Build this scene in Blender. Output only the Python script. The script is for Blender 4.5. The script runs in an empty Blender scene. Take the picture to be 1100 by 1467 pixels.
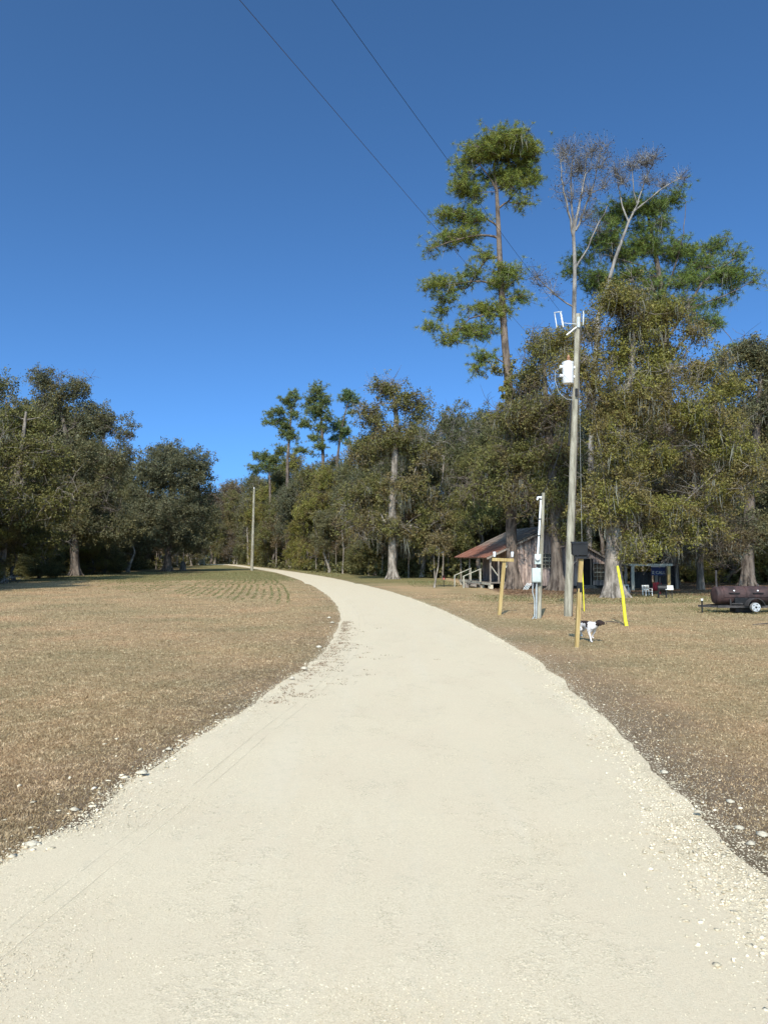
import bpy, math, random
import numpy as np
from mathutils import Vector, Matrix

S = bpy.context.scene
COL = S.collection
R = math.radians

# ------------------------------------------------------------------ camera, sky, sun, exposure
EYE, FOC, CX, CY, HORIZ = 2.2, 1060.0, 550.0, 733.5, 797.0
PITCH = math.atan((HORIZ - CY) / FOC)
cam_d = bpy.data.cameras.new('camera')
cam = bpy.data.objects.new('camera', cam_d)
COL.objects.link(cam)
cam_d.sensor_fit = 'VERTICAL'
cam_d.sensor_height = 36.0
cam_d.sensor_width = 27.0
cam_d.lens = FOC * 36.0 / 1467.0
cam_d.clip_start = 0.05
cam_d.clip_end = 6000
cam.location = (0, 0, EYE)
cam.rotation_euler = (R(90) + PITCH, 0, 0)
S.camera = cam

SUN_EL, SUN_AZ = 41.0, 12.0          # shadows fall away from the camera, 12 degrees to the right
world = bpy.data.worlds.new('World')
S.world = world
world.use_nodes = True
wn = world.node_tree.nodes
wl = world.node_tree.links
bg = wn['Background']
sky = wn.new('ShaderNodeTexSky')
sky.sky_type = 'NISHITA'
sky.sun_disc = False
sky.sun_elevation = R(SUN_EL)
sky.sun_rotation = R(180 + SUN_AZ)
sky.altitude = 0
sky.air_density = 0.35
sky.dust_density = 2.4
sky.ozone_density = 10.0
tint = wn.new('ShaderNodeMix')          # one even tint over the whole sky: the phone's white balance
tint.data_type = 'RGBA'
tint.blend_type = 'MULTIPLY'
tint.inputs[0].default_value = 1.0
tint.inputs[7].default_value = (0.80, 1.11, 1.06, 1)
wl.new(sky.outputs[0], tint.inputs[6])
wl.new(tint.outputs[2], bg.inputs['Color'])
bg.inputs['Strength'].default_value = 0.15

sun_d = bpy.data.lights.new('sun', 'SUN')
sun_d.energy = 2.65
sun_d.angle = R(0.53)
sun_d.color = (1.0, 0.90, 0.77)
sun = bpy.data.objects.new('sun', sun_d)
COL.objects.link(sun)
ce, se = math.cos(R(SUN_EL)), math.sin(R(SUN_EL))
ray = Vector((math.sin(R(SUN_AZ)) * ce, math.cos(R(SUN_AZ)) * ce, -se))
sun.rotation_euler = ray.to_track_quat('-Z', 'Y').to_euler()
sun.location = (-10, -30, 40)

S.view_settings.view_transform = 'Standard'
S.view_settings.look = 'None'
S.view_settings.gamma = 1.0
S.view_settings.use_curve_mapping = False
S.view_settings.exposure = 0.92
S.render.engine = 'CYCLES'
S.cycles.max_bounces = 6
S.cycles.diffuse_bounces = 3
S.cycles.transparent_max_bounces = 4

# ------------------------------------------------------------------ measuring helpers
def at(px, py, Y):
    """The world point at distance Y (metres ahead) seen at photograph pixel px, py."""
    v = CY - py
    fw = FOC * math.cos(PITCH) - v * math.sin(PITCH)
    up = v * math.cos(PITCH) + FOC * math.sin(PITCH)
    t = Y / fw
    return Vector(((px - CX) * t, Y, EYE + up * t))

def gr(px, py):
    """The ground point seen at photograph pixel px, py."""
    v = CY - py
    fw = FOC * math.cos(PITCH) - v * math.sin(PITCH)
    up = v * math.cos(PITCH) + FOC * math.sin(PITCH)
    t = -EYE / up
    return Vector(((px - CX) * t, fw * t, 0))

# ------------------------------------------------------------------ materials
def new_mat(name):
    m = bpy.data.materials.new(name)
    m.use_nodes = True
    nt = m.node_tree
    b = nt.nodes['Principled BSDF']
    return m, nt, b

def ramp(nt, stops, fac=None):
    r = nt.nodes.new('ShaderNodeValToRGB')
    e = r.color_ramp.elements
    while len(e) < len(stops):
        e.new(0.5)
    for el, (p, c) in zip(e, stops):
        el.position = p
        el.color = (*c, 1)
    if fac is not None:
        nt.links.new(fac, r.inputs[0])
    return r.outputs[0]

def coords(nt, scale=(1, 1, 1), kind='Object'):
    tc = nt.nodes.new('ShaderNodeTexCoord')
    mp = nt.nodes.new('ShaderNodeMapping')
    mp.inputs['Scale'].default_value = scale
    nt.links.new(tc.outputs[kind], mp.inputs[0])
    return mp.outputs[0]

def noise(nt, co, scale, detail=4, rough=0.55):
    n = nt.nodes.new('ShaderNodeTexNoise')
    n.inputs['Scale'].default_value = scale
    n.inputs['Detail'].default_value = detail
    n.inputs['Roughness'].default_value = rough
    nt.links.new(co, n.inputs['Vector'])
    return n.outputs[0]

def mix(nt, fac, a, b, mode='MIX'):
    m = nt.nodes.new('ShaderNodeMix')
    m.data_type = 'RGBA'
    m.blend_type = mode
    for sock, v in ((0, fac), (6, a), (7, b)):
        if hasattr(v, 'links'):
            nt.links.new(v, m.inputs[sock])
        elif isinstance(v, (int, float)):
            m.inputs[sock].default_value = v
        else:
            m.inputs[sock].default_value = (*v, 1)
    return m.outputs[2]

def math_n(nt, op, a, b=None, clamp=False):
    m = nt.nodes.new('ShaderNodeMath')
    m.operation = op
    m.use_clamp = clamp
    for i, v in ((0, a), (1, b)):
        if v is None:
            continue
        if hasattr(v, 'links'):
            nt.links.new(v, m.inputs[i])
        else:
            m.inputs[i].default_value = v
    return m.outputs[0]

def smooth(nt, v, lo, hi):
    m = nt.nodes.new('ShaderNodeMapRange')
    m.interpolation_type = 'SMOOTHSTEP'
    nt.links.new(v, m.inputs[0])
    m.inputs[1].default_value = lo
    m.inputs[2].default_value = hi
    return m.outputs[0]

def bump(nt, b, h, strength, dist):
    n = nt.nodes.new('ShaderNodeBump')
    n.inputs['Strength'].default_value = strength
    n.inputs['Distance'].default_value = dist
    nt.links.new(h, n.inputs['Height'])
    nt.links.new(n.outputs[0], b.inputs['Normal'])

def plain(name, c0, c1, scale=6, rough=0.8, stretch=(1, 1, 1), metal=0.0, bumpd=0.0, kind='Object', spec=0.3, detail=5):
    m, nt, b = new_mat(name)
    co = coords(nt, stretch, kind)
    n = noise(nt, co, scale, detail, 0.68)
    nt.links.new(ramp(nt, [(0.38, c0), (0.64, c1)], n), b.inputs['Base Color'])
    b.inputs['Roughness'].default_value = rough
    b.inputs['Metallic'].default_value = metal
    b.inputs['Specular IOR Level'].default_value = spec
    if bumpd:
        bump(nt, b, n, 0.8, bumpd)
    return m

def leaf_mat(name, a, b_, alt_a, alt_b, transl=0.3, clump=0.35, lo=0.42, hi=0.60, patch=None):
    """Leaves differ one by one (each leaf is an island) and by spray (slow noise): leaf hues, the spray noise also suggesting sunlit masses."""
    m, nt, b = new_mat(name)
    geo = nt.nodes.new('ShaderNodeNewGeometry')
    rnd = geo.outputs['Random Per Island']
    c1 = ramp(nt, [(0.0, a), (1.0, b_)], rnd)
    c2 = ramp(nt, [(0.0, alt_a), (1.0, alt_b)], rnd)
    n = noise(nt, coords(nt), clump * 1.6, 4, 0.6)  # spray hue; its lighter patches also paint in the look of sunlit masses
    oi = nt.nodes.new('ShaderNodeObjectInfo')
    sh = math_n(nt, 'ADD', n, math_n(nt, 'MULTIPLY', math_n(nt, 'SUBTRACT', oi.outputs['Random'], 0.5), 0.22))
    col = mix(nt, smooth(nt, sh, lo, hi), c1, c2)
    if patch:
        pr = ramp(nt, [(0.34, (0.80, 0.82, 0.80)), (0.5, (1.0, 0.98, 0.97)), (0.66, (1.14, 1.05, 1.04))], noise(nt, coords(nt), patch, 5, 0.65))
        col = mix(nt, 1.0, col, pr, 'MULTIPLY')
    nt.links.new(col, b.inputs['Base Color'])
    b.inputs['Roughness'].default_value = 0.55
    b.inputs['Specular IOR Level'].default_value = 0.25
    tr = nt.nodes.new('ShaderNodeBsdfTranslucent')
    nt.links.new(col, tr.inputs['Color'])
    ms = nt.nodes.new('ShaderNodeMixShader')
    ms.inputs[0].default_value = transl
    nt.links.new(b.outputs[0], ms.inputs[1])
    nt.links.new(tr.outputs[0], ms.inputs[2])
    out = nt.nodes['Material Output']
    nt.links.new(ms.outputs[0], out.inputs['Surface'])
    return m

M = {}
M['leaf_oak'] = leaf_mat('leaf_oak', (0.054, 0.061, 0.025), (0.158, 0.160, 0.068), (0.076, 0.076, 0.025), (0.202, 0.176, 0.064))
M['leaf_grey'] = leaf_mat('leaf_grey', (0.070, 0.077, 0.042), (0.202, 0.195, 0.110), (0.094, 0.090, 0.035), (0.229, 0.200, 0.090))
M['leaf_olive'] = leaf_mat('leaf_olive', (0.084, 0.087, 0.024), (0.246, 0.230, 0.074), (0.107, 0.085, 0.037), (0.252, 0.193, 0.084))
M['leaf_gold'] = leaf_mat('leaf_gold', (0.099, 0.104, 0.022), (0.314, 0.286, 0.067), (0.111, 0.091, 0.032), (0.275, 0.214, 0.074))
M['leaf_brown'] = leaf_mat('leaf_brown', (0.087, 0.062, 0.037), (0.209, 0.150, 0.087), (0.082, 0.067, 0.029), (0.198, 0.156, 0.069))
M['needles'] = leaf_mat('pine_needles', (0.072, 0.120, 0.027), (0.230, 0.288, 0.068), (0.103, 0.135, 0.023), (0.325, 0.333, 0.068), 0.25, 0.5)
M['needles_far'] = leaf_mat('pine_needles_far', (0.072, 0.122, 0.044), (0.206, 0.278, 0.101), (0.097, 0.130, 0.038), (0.241, 0.257, 0.085), 0.25, 0.5)
M['cones'] = leaf_mat('dry_cones', (0.022, 0.021, 0.018), (0.094, 0.085, 0.072), (0.036, 0.033, 0.028), (0.115, 0.104, 0.083), 0.1)
M['moss'] = leaf_mat('spanish_moss', (0.146, 0.149, 0.113), (0.317, 0.316, 0.251), (0.118, 0.115, 0.086), (0.265, 0.255, 0.198), 0.3)
M['bark'] = plain('bark_grey_brown', (0.055, 0.042, 0.034), (0.20, 0.165, 0.135), 3.2, 0.95, (1, 1, 0.22), bumpd=0.03)
M['bark_pale'] = plain('bark_pale', (0.10, 0.085, 0.068), (0.36, 0.31, 0.26), 3.2, 0.95, (1, 1, 0.3), bumpd=0.03)
M['bark_pine'] = plain('bark_pine', (0.055, 0.042, 0.034), (0.22, 0.170, 0.135), 3.2, 0.95, (1, 1, 0.35), bumpd=0.04)
M['bark_dead'] = plain('bark_dead', (0.09, 0.082, 0.075), (0.32, 0.295, 0.265), 2, 0.9, (1, 1, 0.4), bumpd=0.01)
M['wood_pole'] = plain('weathered_pole_wood', (0.17, 0.155, 0.115), (0.40, 0.37, 0.29), 9, 0.9, (1, 1, 0.12), bumpd=0.01)
M['wood_new'] = plain('treated_pine_wood', (0.30, 0.205, 0.075), (0.46, 0.34, 0.15), 5, 0.75, (3, 3, 0.3), bumpd=0.003)
M['wood_grey'] = plain('grey_board_wood', (0.10, 0.085, 0.07), (0.36, 0.30, 0.25), 4, 0.9, (4, 4, 0.35), bumpd=0.006)
M['wood_pale'] = plain('pale_rail_wood', (0.30, 0.28, 0.22), (0.5, 0.47, 0.38), 4, 0.85, (3, 3, 0.4))
M['dark_paint'] = plain('black_paint', (0.008, 0.008, 0.009), (0.02, 0.02, 0.021), 5, 0.5)
M['box_black'] = plain('black_box_plastic', (0.014, 0.015, 0.017), (0.024, 0.025, 0.027), 4, 0.55)
M['white_enamel'] = plain('white_enamel', (0.66, 0.67, 0.68), (0.80, 0.80, 0.80), 3, 0.35)
M['white_paint'] = plain('white_paint', (0.55, 0.54, 0.50), (0.75, 0.74, 0.70), 4, 0.6)
M['galv'] = plain('galvanised_steel', (0.34, 0.36, 0.36), (0.52, 0.54, 0.53), 5, 0.45, metal=0.4)
M['box_grey'] = plain('grey_enclosure_paint', (0.40, 0.44, 0.41), (0.52, 0.55, 0.51), 3, 0.5)
M['yellow'] = plain('yellow_guard_plastic', (0.66, 0.60, 0.02), (0.80, 0.74, 0.03), 3, 0.45)
M['porcelain'] = plain('brown_porcelain', (0.28, 0.14, 0.08), (0.40, 0.22, 0.13), 5, 0.3)
M['cable'] = plain('black_cable', (0.008, 0.008, 0.01), (0.016, 0.016, 0.018), 5, 0.6)
M['wire_copper'] = plain('weathered_wire', (0.05, 0.04, 0.035), (0.08, 0.06, 0.05), 5, 0.6)
M['rust_tank'] = plain('rusty_maroon_tank', (0.030, 0.020, 0.020), (0.085, 0.046, 0.042), 2.2, 0.7, bumpd=0.002)
M['rust_frame'] = plain('dark_trailer_frame', (0.03, 0.028, 0.028), (0.07, 0.062, 0.06), 4, 0.7)
M['tyre'] = plain('tyre_rubber', (0.014, 0.014, 0.014), (0.035, 0.034, 0.032), 8, 0.9)
M['rim'] = plain('silver_rim', (0.55, 0.55, 0.56), (0.68, 0.68, 0.68), 5, 0.35, metal=0.5)
M['red'] = plain('red_chair_plastic', (0.30, 0.018, 0.022), (0.42, 0.03, 0.035), 3, 0.5)
M['banner'] = plain('dark_blue_banner', (0.012, 0.018, 0.06), (0.02, 0.03, 0.09), 2, 0.7)
M['tin'] = plain('sheet_tin', (0.40, 0.40, 0.38), (0.58, 0.58, 0.55), 2, 0.5, metal=0.2)
M['glass'] = plain('dark_window_glass', (0.010, 0.012, 0.014), (0.02, 0.022, 0.024), 2, 0.08, spec=0.6)
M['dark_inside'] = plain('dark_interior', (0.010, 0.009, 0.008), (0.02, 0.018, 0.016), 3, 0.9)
M['stone_white'] = plain('limestone_chunk', (0.48, 0.42, 0.315), (0.66, 0.585, 0.45), 9, 0.95, bumpd=0.01)
M['grit'] = leaf_mat('limestone_grit', (0.38, 0.325, 0.225), (0.78, 0.68, 0.50), (0.46, 0.395, 0.28), (0.84, 0.74, 0.56), 0.0, 3.0)
M['litter_leaf'] = leaf_mat('leaf_litter', (0.07, 0.04, 0.022), (0.30, 0.18, 0.10), (0.10, 0.06, 0.035), (0.38, 0.27, 0.17), 0.1)

# rust roof: red oxide low on the sheets, grey tin and lichen higher up (a stain with its own shape)
m, nt, b = new_mat('rusty_roof_tin')
co = coords(nt)
n1 = noise(nt, co, 0.9, 5)
n2 = noise(nt, coords(nt, (1, 3, 1)), 3.0, 4)
rc = ramp(nt, [(0.30, (0.105, 0.038, 0.022)), (0.55, (0.195, 0.072, 0.042)), (0.70, (0.16, 0.115, 0.09))], n2)
gc = ramp(nt, [(0.3, (0.07, 0.052, 0.040)), (0.6, (0.19, 0.15, 0.12))], n2)
sp = nt.nodes.new('ShaderNodeSeparateXYZ')
nt.links.new(co, sp.inputs[0])
edge = math_n(nt, 'ADD', sp.outputs[0], math_n(nt, 'MULTIPLY', n1, 2.0))
nt.links.new(mix(nt, smooth(nt, edge, 2.0, 3.4), rc, gc), b.inputs['Base Color'])
b.inputs['Roughness'].default_value = 0.75
M['roof'] = m

# cabin planks: grey and pinkish bare wood, each board its own tone
m, nt, b = new_mat('weathered_cabin_plank')
oi = nt.nodes.new('ShaderNodeObjectInfo')
n1 = noise(nt, coords(nt, (4, 4, 0.5)), 1.6, 6, 0.7)
c = ramp(nt, [(0.34, (0.062, 0.053, 0.048)), (0.47, (0.24, 0.20, 0.18)), (0.60, (0.50, 0.43, 0.38))], n1)
tone = ramp(nt, [(0.0, (0.50, 0.48, 0.52)), (0.5, (0.9, 0.86, 0.86)), (1.0, (1.2, 1.02, 0.92))], oi.outputs['Random'])
nt.links.new(mix(nt, 1.0, c, tone, 'MULTIPLY'), b.inputs['Base Color'])
b.inputs['Roughness'].default_value = 0.9
bump(nt, b, n1, 0.7, 0.01)
M['plank'] = m

# ------------------------------------------------------------------ mesh helpers
def tag(o, label=None, cat=None, group=None, kind=None):
    if label: o['label'] = label
    if cat: o['category'] = cat
    if group: o['group'] = group
    if kind: o['kind'] = kind
    return o

def link(name, data, parent=None):
    o = bpy.data.objects.new(name, data)
    COL.objects.link(o)
    if parent is not None:
        o.parent = parent
    return o

def empty(name, loc, label, cat, group=None, rz=0.0):
    o = link(name, None)
    o.empty_display_size = 0.3
    o.location = loc
    o.rotation_euler = (0, 0, rz)
    return tag(o, label, cat, group)

def np_mesh(name, verts, *face_arrays):
    """One mesh from a vertex array and arrays of triangles / quads."""
    me = bpy.data.meshes.new(name)
    verts = np.asarray(verts, dtype=np.float32)
    me.vertices.add(len(verts))
    me.vertices.foreach_set('co', verts.ravel())
    loops, starts, pos = [], [], 0
    for f in face_arrays:
        f = np.asarray(f, dtype=np.int32)
        if len(f) == 0:
            continue
        k = f.shape[1]
        loops.append(f.ravel())
        starts.append(pos + np.arange(len(f), dtype=np.int32) * k)
        pos += f.size
    loops = np.concatenate(loops)
    starts = np.concatenate(starts)
    me.loops.add(len(loops))
    me.loops.foreach_set('vertex_index', loops)
    me.polygons.add(len(starts))
    me.polygons.foreach_set('loop_start', starts)
    me.update(calc_edges=True)
    return me

def np_obj(name, mat, parent, verts, *faces, smooth_=False):
    me = np_mesh(name, verts, *faces)
    me.materials.append(mat)
    if smooth_:
        me.polygons.foreach_set('use_smooth', np.ones(len(me.polygons), dtype=bool))
    return link(name, me, parent)

class MB:
    """Collects simple solids; build() links them as one mesh object."""
    def __init__(s): s.v, s.f = [], []
    def add(s, vs, fs):
        k = len(s.v)
        s.v += [tuple(v) for v in vs]
        s.f += [tuple(i + k for i in f) for f in fs]
        return s
    def box(s, c, d, rot=None):
        c = Vector(c); hx, hy, hz = d[0] / 2, d[1] / 2, d[2] / 2
        vs = [Vector((x, y, z)) for z in (-hz, hz) for y in (-hy, hy) for x in (-hx, hx)]
        if rot is not None: vs = [rot @ v for v in vs]
        return s.add([c + v for v in vs], [(0, 2, 3, 1), (4, 5, 7, 6), (0, 1, 5, 4), (2, 6, 7, 3), (0, 4, 6, 2), (1, 3, 7, 5)])
    def bar(s, p, q, w, h):
        """A board from p to q, w wide and h deep."""
        p, q = Vector(p), Vector(q); d = q - p
        rot = d.to_track_quat('X', 'Z').to_matrix()
        return s.box((p + q) / 2, (d.length, w, h), rot)
    def tube(s, pts, r, n=8, cap=True):
        pts = [Vector(p) for p in pts]
        rs = r if isinstance(r, (list, tuple)) else [r] * len(pts)
        k = len(s.v)
        for i, p in enumerate(pts):
            d = (pts[min(i + 1, len(pts) - 1)] - pts[max(i - 1, 0)]).normalized()
            a = d.orthogonal().normalized() if i == 0 else (a - d * a.dot(d)).normalized()
            b_ = d.cross(a)
            for j in range(n):
                t = 2 * math.pi * j / n
                s.v.append(tuple(p + (a * math.cos(t) + b_ * math.sin(t)) * rs[i]))
        for i in range(len(pts) - 1):
            for j in range(n):
                j2 = (j + 1) % n
                s.f.append((k + i * n + j, k + i * n + j2, k + (i + 1) * n + j2, k + (i + 1) * n + j))
        if cap:
            s.f.append(tuple(k + j for j in reversed(range(n))))
            s.f.append(tuple(k + (len(pts) - 1) * n + j for j in range(n)))
        return s
    def lathe(s, o, axis, prof, n=16):
        """prof: (distance along axis, radius)."""
        o, axis = Vector(o), Vector(axis).normalized()
        return s.tube([o + axis * a for a, _ in prof], [max(r, 1e-4) for _, r in prof], n)
    def prism(s, quad, d):
        """A face quad pushed along vector d."""
        q = [Vector(v) for v in quad]; d = Vector(d); n = len(q)
        return s.add(q + [v + d for v in q], [tuple(range(n))[::-1], tuple(range(n, 2 * n))] + [(i, (i + 1) % n, n + (i + 1) % n, n + i) for i in range(n)])
    def build(s, name, mat, parent=None, sm=False, bevel=0.0):
        me = bpy.data.meshes.new(name)
        me.from_pydata(s.v, [], s.f)
        me.materials.append(mat)
        if sm:
            me.polygons.foreach_set('use_smooth', np.ones(len(me.polygons), dtype=bool))
            me.set_sharp_from_angle(angle=R(40))
        o = link(name, me, parent)
        if bevel:
            bv = o.modifiers.new('bevel', 'BEVEL')
            bv.width = bevel; bv.segments = 2; bv.limit_method = 'ANGLE'
        return o

def copy_thing(src, loc, rz=0.0, scale=(1, 1, 1), label=None, group=None):
    r = src.copy(); COL.objects.link(r)
    r.location = loc; r.rotation_euler = (0, 0, rz); r.scale = scale
    if label: r['label'] = label
    if group: r['group'] = group
    for ch in list(src.children):
        c = ch.copy(); COL.objects.link(c); c.parent = r
        for g in ch.children:
            d = g.copy(); COL.objects.link(d); d.parent = c
    return r

def tubes(P0, P1, R0, R1, n):
    P0, P1 = np.asarray(P0, float), np.asarray(P1, float)
    d = P1 - P0
    L = np.linalg.norm(d, axis=1, keepdims=True) + 1e-9
    d = d / L
    ref = np.where(np.abs(d[:, 2:3]) > 0.9, np.array([[1.0, 0, 0]]), np.array([[0, 0, 1.0]]))
    a = np.cross(d, ref); a /= np.linalg.norm(a, axis=1, keepdims=True) + 1e-9
    b_ = np.cross(d, a)
    t = np.arange(n) * 2 * np.pi / n
    ring = a[:, None, :] * np.cos(t)[None, :, None] + b_[:, None, :] * np.sin(t)[None, :, None]
    v0 = P0[:, None, :] + ring * np.asarray(R0)[:, None, None]
    v1 = P1[:, None, :] + ring * np.asarray(R1)[:, None, None]
    v = np.concatenate([v0, v1], axis=1).reshape(-1, 3)
    base = (np.arange(len(P0)) * 2 * n)[:, None]
    j = np.arange(n)[None, :]; j2 = (j + 1) % n
    f = np.stack([base + j, base + j2, base + n + j2, base + n + j], axis=2).reshape(-1, 4)
    return v, f

# ------------------------------------------------------------------ trees
def unit(rng, n):
    d = rng.normal(size=(n, 3))
    return d / (np.linalg.norm(d, axis=1, keepdims=True) + 1e-9)

def grow(rng, trunk, lobes, ncl, attach_min, shell=0.5, rise=0.6, arch=0.12, limbs=()):
    """Skeleton: a trunk polyline plus limbs that reach clusters spread through the lobes. Returns segments and cluster centres."""
    tp = []
    for (a, b_) in zip(trunk[:-1], trunk[1:]):
        a, b_ = np.array(a, float), np.array(b_, float)
        k = max(2, int(np.linalg.norm(b_[:3] - a[:3]) / 0.7))
        for i in range(k):
            tp.append(a + (b_ - a) * i / k)
    tp.append(np.array(trunk[-1], float))
    tp = np.array(tp)
    par = [-1] + list(range(len(tp) - 1))
    for lm in limbs:                            # main limbs, measured like the trunk; each springs from the nearest trunk point
        lp = []
        for (a, b_) in zip(lm[:-1], lm[1:]):
            a, b_ = np.array(a, float), np.array(b_, float)
            k = max(2, int(np.linalg.norm(b_[:3] - a[:3]) / 0.6))
            lp += [a + (b_ - a) * i / k for i in range(k)]
        lp.append(np.array(lm[-1], float))
        lp = np.array(lp)
        lp[1:-1, :3] += rng.normal(size=(len(lp) - 2, 3)) * 0.05
        k0 = int(np.argmin(np.linalg.norm(tp[:, :3] - lp[0, :3], axis=1)))
        par += [k0] + [len(tp) + i for i in range(len(lp) - 1)]
        tp = np.vstack([tp, lp])
    nodes = [p[:3] for p in tp]
    rad_fix = list(tp[:, 3])
    lob = np.array(lobes, float)
    w = lob[:, 3] * lob[:, 5] + 0.02
    if lob.shape[1] > 6:
        w = w * lob[:, 6]
    w = w / w.sum()
    pick = rng.choice(len(lob), size=ncl, p=w)
    u = rng.random(ncl)
    rr = np.where(rng.random(ncl) < 0.7, shell + (1 - shell) * u, u ** 0.4 * shell)
    C = lob[pick, :3] + unit(rng, ncl) * rr[:, None] * lob[pick, 3:6]
    C[:, 2] = np.maximum(C[:, 2], 0.5)
    dt = np.min(np.linalg.norm(C[:, None, :] - tp[None, ::2, :3], axis=2), axis=1)
    order = np.argsort(dt)
    zmin = attach_min
    for ci in order:
        c = C[ci]
        N = np.array(nodes)
        d = np.linalg.norm(N - c, axis=1)
        cost = d + rise * np.maximum(0, N[:, 2] - c[2] + 0.15 * d) + np.where(N[:, 2] < zmin, 50, 0)
        k = int(np.argmin(cost))
        a = N[k]; dist = d[k]
        m = max(1, int(dist / 0.8))
        ctrl = a + (c - a) * 0.5 + np.array([0, 0, arch * dist]) + rng.normal(size=3) * 0.10 * dist
        prev = k
        for i in range(1, m + 1):
            t = i / m
            p = (1 - t) ** 2 * a + 2 * t * (1 - t) * ctrl + t * t * c
            if i < m:
                p = p + rng.normal(size=3) * 0.04 * min(dist, 2)
            nodes.append(p); par.append(prev); rad_fix.append(0.0)
            prev = len(nodes) - 1
    nodes = np.array(nodes); par = np.array(par)
    return nodes, par, np.array(rad_fix), C, len(tp)

def limb_radii(nodes, par, rad_fix, ntp, tip, power=2.3):
    n = len(nodes)
    acc = np.zeros(n)
    kids = np.zeros(n, int)
    for i in range(1, n):
        kids[par[i]] += 1
    for i in range(n - 1, ntp - 1, -1):
        if kids[i] == 0:
            acc[i] += tip ** power
        if par[i] >= ntp:
            acc[par[i]] += acc[i]
    rad = acc ** (1 / power)
    rad[:ntp] = rad_fix[:ntp]
    for i in range(ntp, n):
        rad[i] = min(rad[i], rad[par[i]] * (0.75 if par[i] < ntp else 1.0))
    return rad

def broad_leaves(rng, C, cr, tips, per, L, W, flat=0.75):
    n = len(C)
    T = np.repeat(C, tips, axis=0) + rng.normal(size=(n * tips, 3)) * cr * np.array([1, 1, flat]) * 0.62
    P = np.repeat(T, per, axis=0) + rng.normal(size=(n * tips * per, 3)) * cr * 0.20
    k = len(P)
    a = unit(rng, k); a[:, 2] -= 0.25
    a /= np.linalg.norm(a, axis=1, keepdims=True)
    b_ = np.cross(a, unit(rng, k)); b_ /= np.linalg.norm(b_, axis=1, keepdims=True) + 1e-9
    s = (0.6 + 0.8 * rng.random(k))[:, None]
    l, w = a * s * L / 2, b_ * s * W / 2
    v = np.stack([P - l * 0.9 - w * 0.9, P - l * 0.5 + w * 1.1, P + l * 1.15], axis=1).reshape(-1, 3)
    f = np.arange(k * 3).reshape(k, 3)
    return v, f, T

def needle_tufts(rng, C, cr, tips, per, L, W, up=0.5):
    n = len(C)
    T = np.repeat(C, tips, axis=0) + rng.normal(size=(n * tips, 3)) * cr * np.array([1, 1, 0.6]) * 0.6
    ax = unit(rng, len(T)); ax[:, 2] = np.abs(ax[:, 2]) * 0.6 + up
    ax /= np.linalg.norm(ax, axis=1, keepdims=True)
    P = np.repeat(T, per, axis=0)
    A = np.repeat(ax, per, axis=0)
    k = len(P)
    d = A * 0.55 + unit(rng, k); d /= np.linalg.norm(d, axis=1, keepdims=True) + 1e-9
    d[:, 2] -= 0.12
    s = np.cross(d, unit(rng, k)); s /= np.linalg.norm(s, axis=1, keepdims=True) + 1e-9
    ln = (L * (0.7 + 0.6 * rng.random(k)))[:, None]
    P = P + d * ln * 0.1
    v = np.stack([P - s * W / 2, P + s * W / 2, P + d * ln], axis=1).reshape(-1, 3)
    f = np.arange(k * 3).reshape(k, 3)
    return v, f, T

def moss_mesh(rng, pts, per, L, W, spread=0.5):
    P = np.repeat(pts, per, axis=0) + rng.normal(size=(len(pts) * per, 3)) * np.array([spread, spread, 0.15])
    k = len(P)
    ang = rng.random(k) * np.pi
    s = np.stack([np.cos(ang), np.sin(ang), np.zeros(k)], axis=1)
    ln = L * (0.3 + rng.random(k) ** 1.6)
    rows = []
    drift = rng.normal(size=(k, 3)) * 0.12; drift[:, 2] = 0
    for t, wf in ((0, 0.5), (0.3, 1.0), (0.65, 0.7), (1.0, 0.05)):
        c = P + drift * t * ln[:, None] + rng.normal(size=(k, 3)) * np.array([0.05, 0.05, 0]) * t + np.stack([np.zeros(k), np.zeros(k), -t * ln], axis=1)
        hw = (W * wf * (0.6 + 0.8 * rng.random(k)) / 2)[:, None]
        rows += [c - s * hw, c + s * hw]
    v = np.stack(rows, axis=1).reshape(-1, 3)
    b_ = (np.arange(k) * 8)[:, None]
    f = np.concatenate([np.stack([b_[:, 0] + i, b_[:, 0] + i + 1, b_[:, 0] + i + 3, b_[:, 0] + i + 2], axis=1) for i in (0, 2, 4)])
    return v, f

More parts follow.
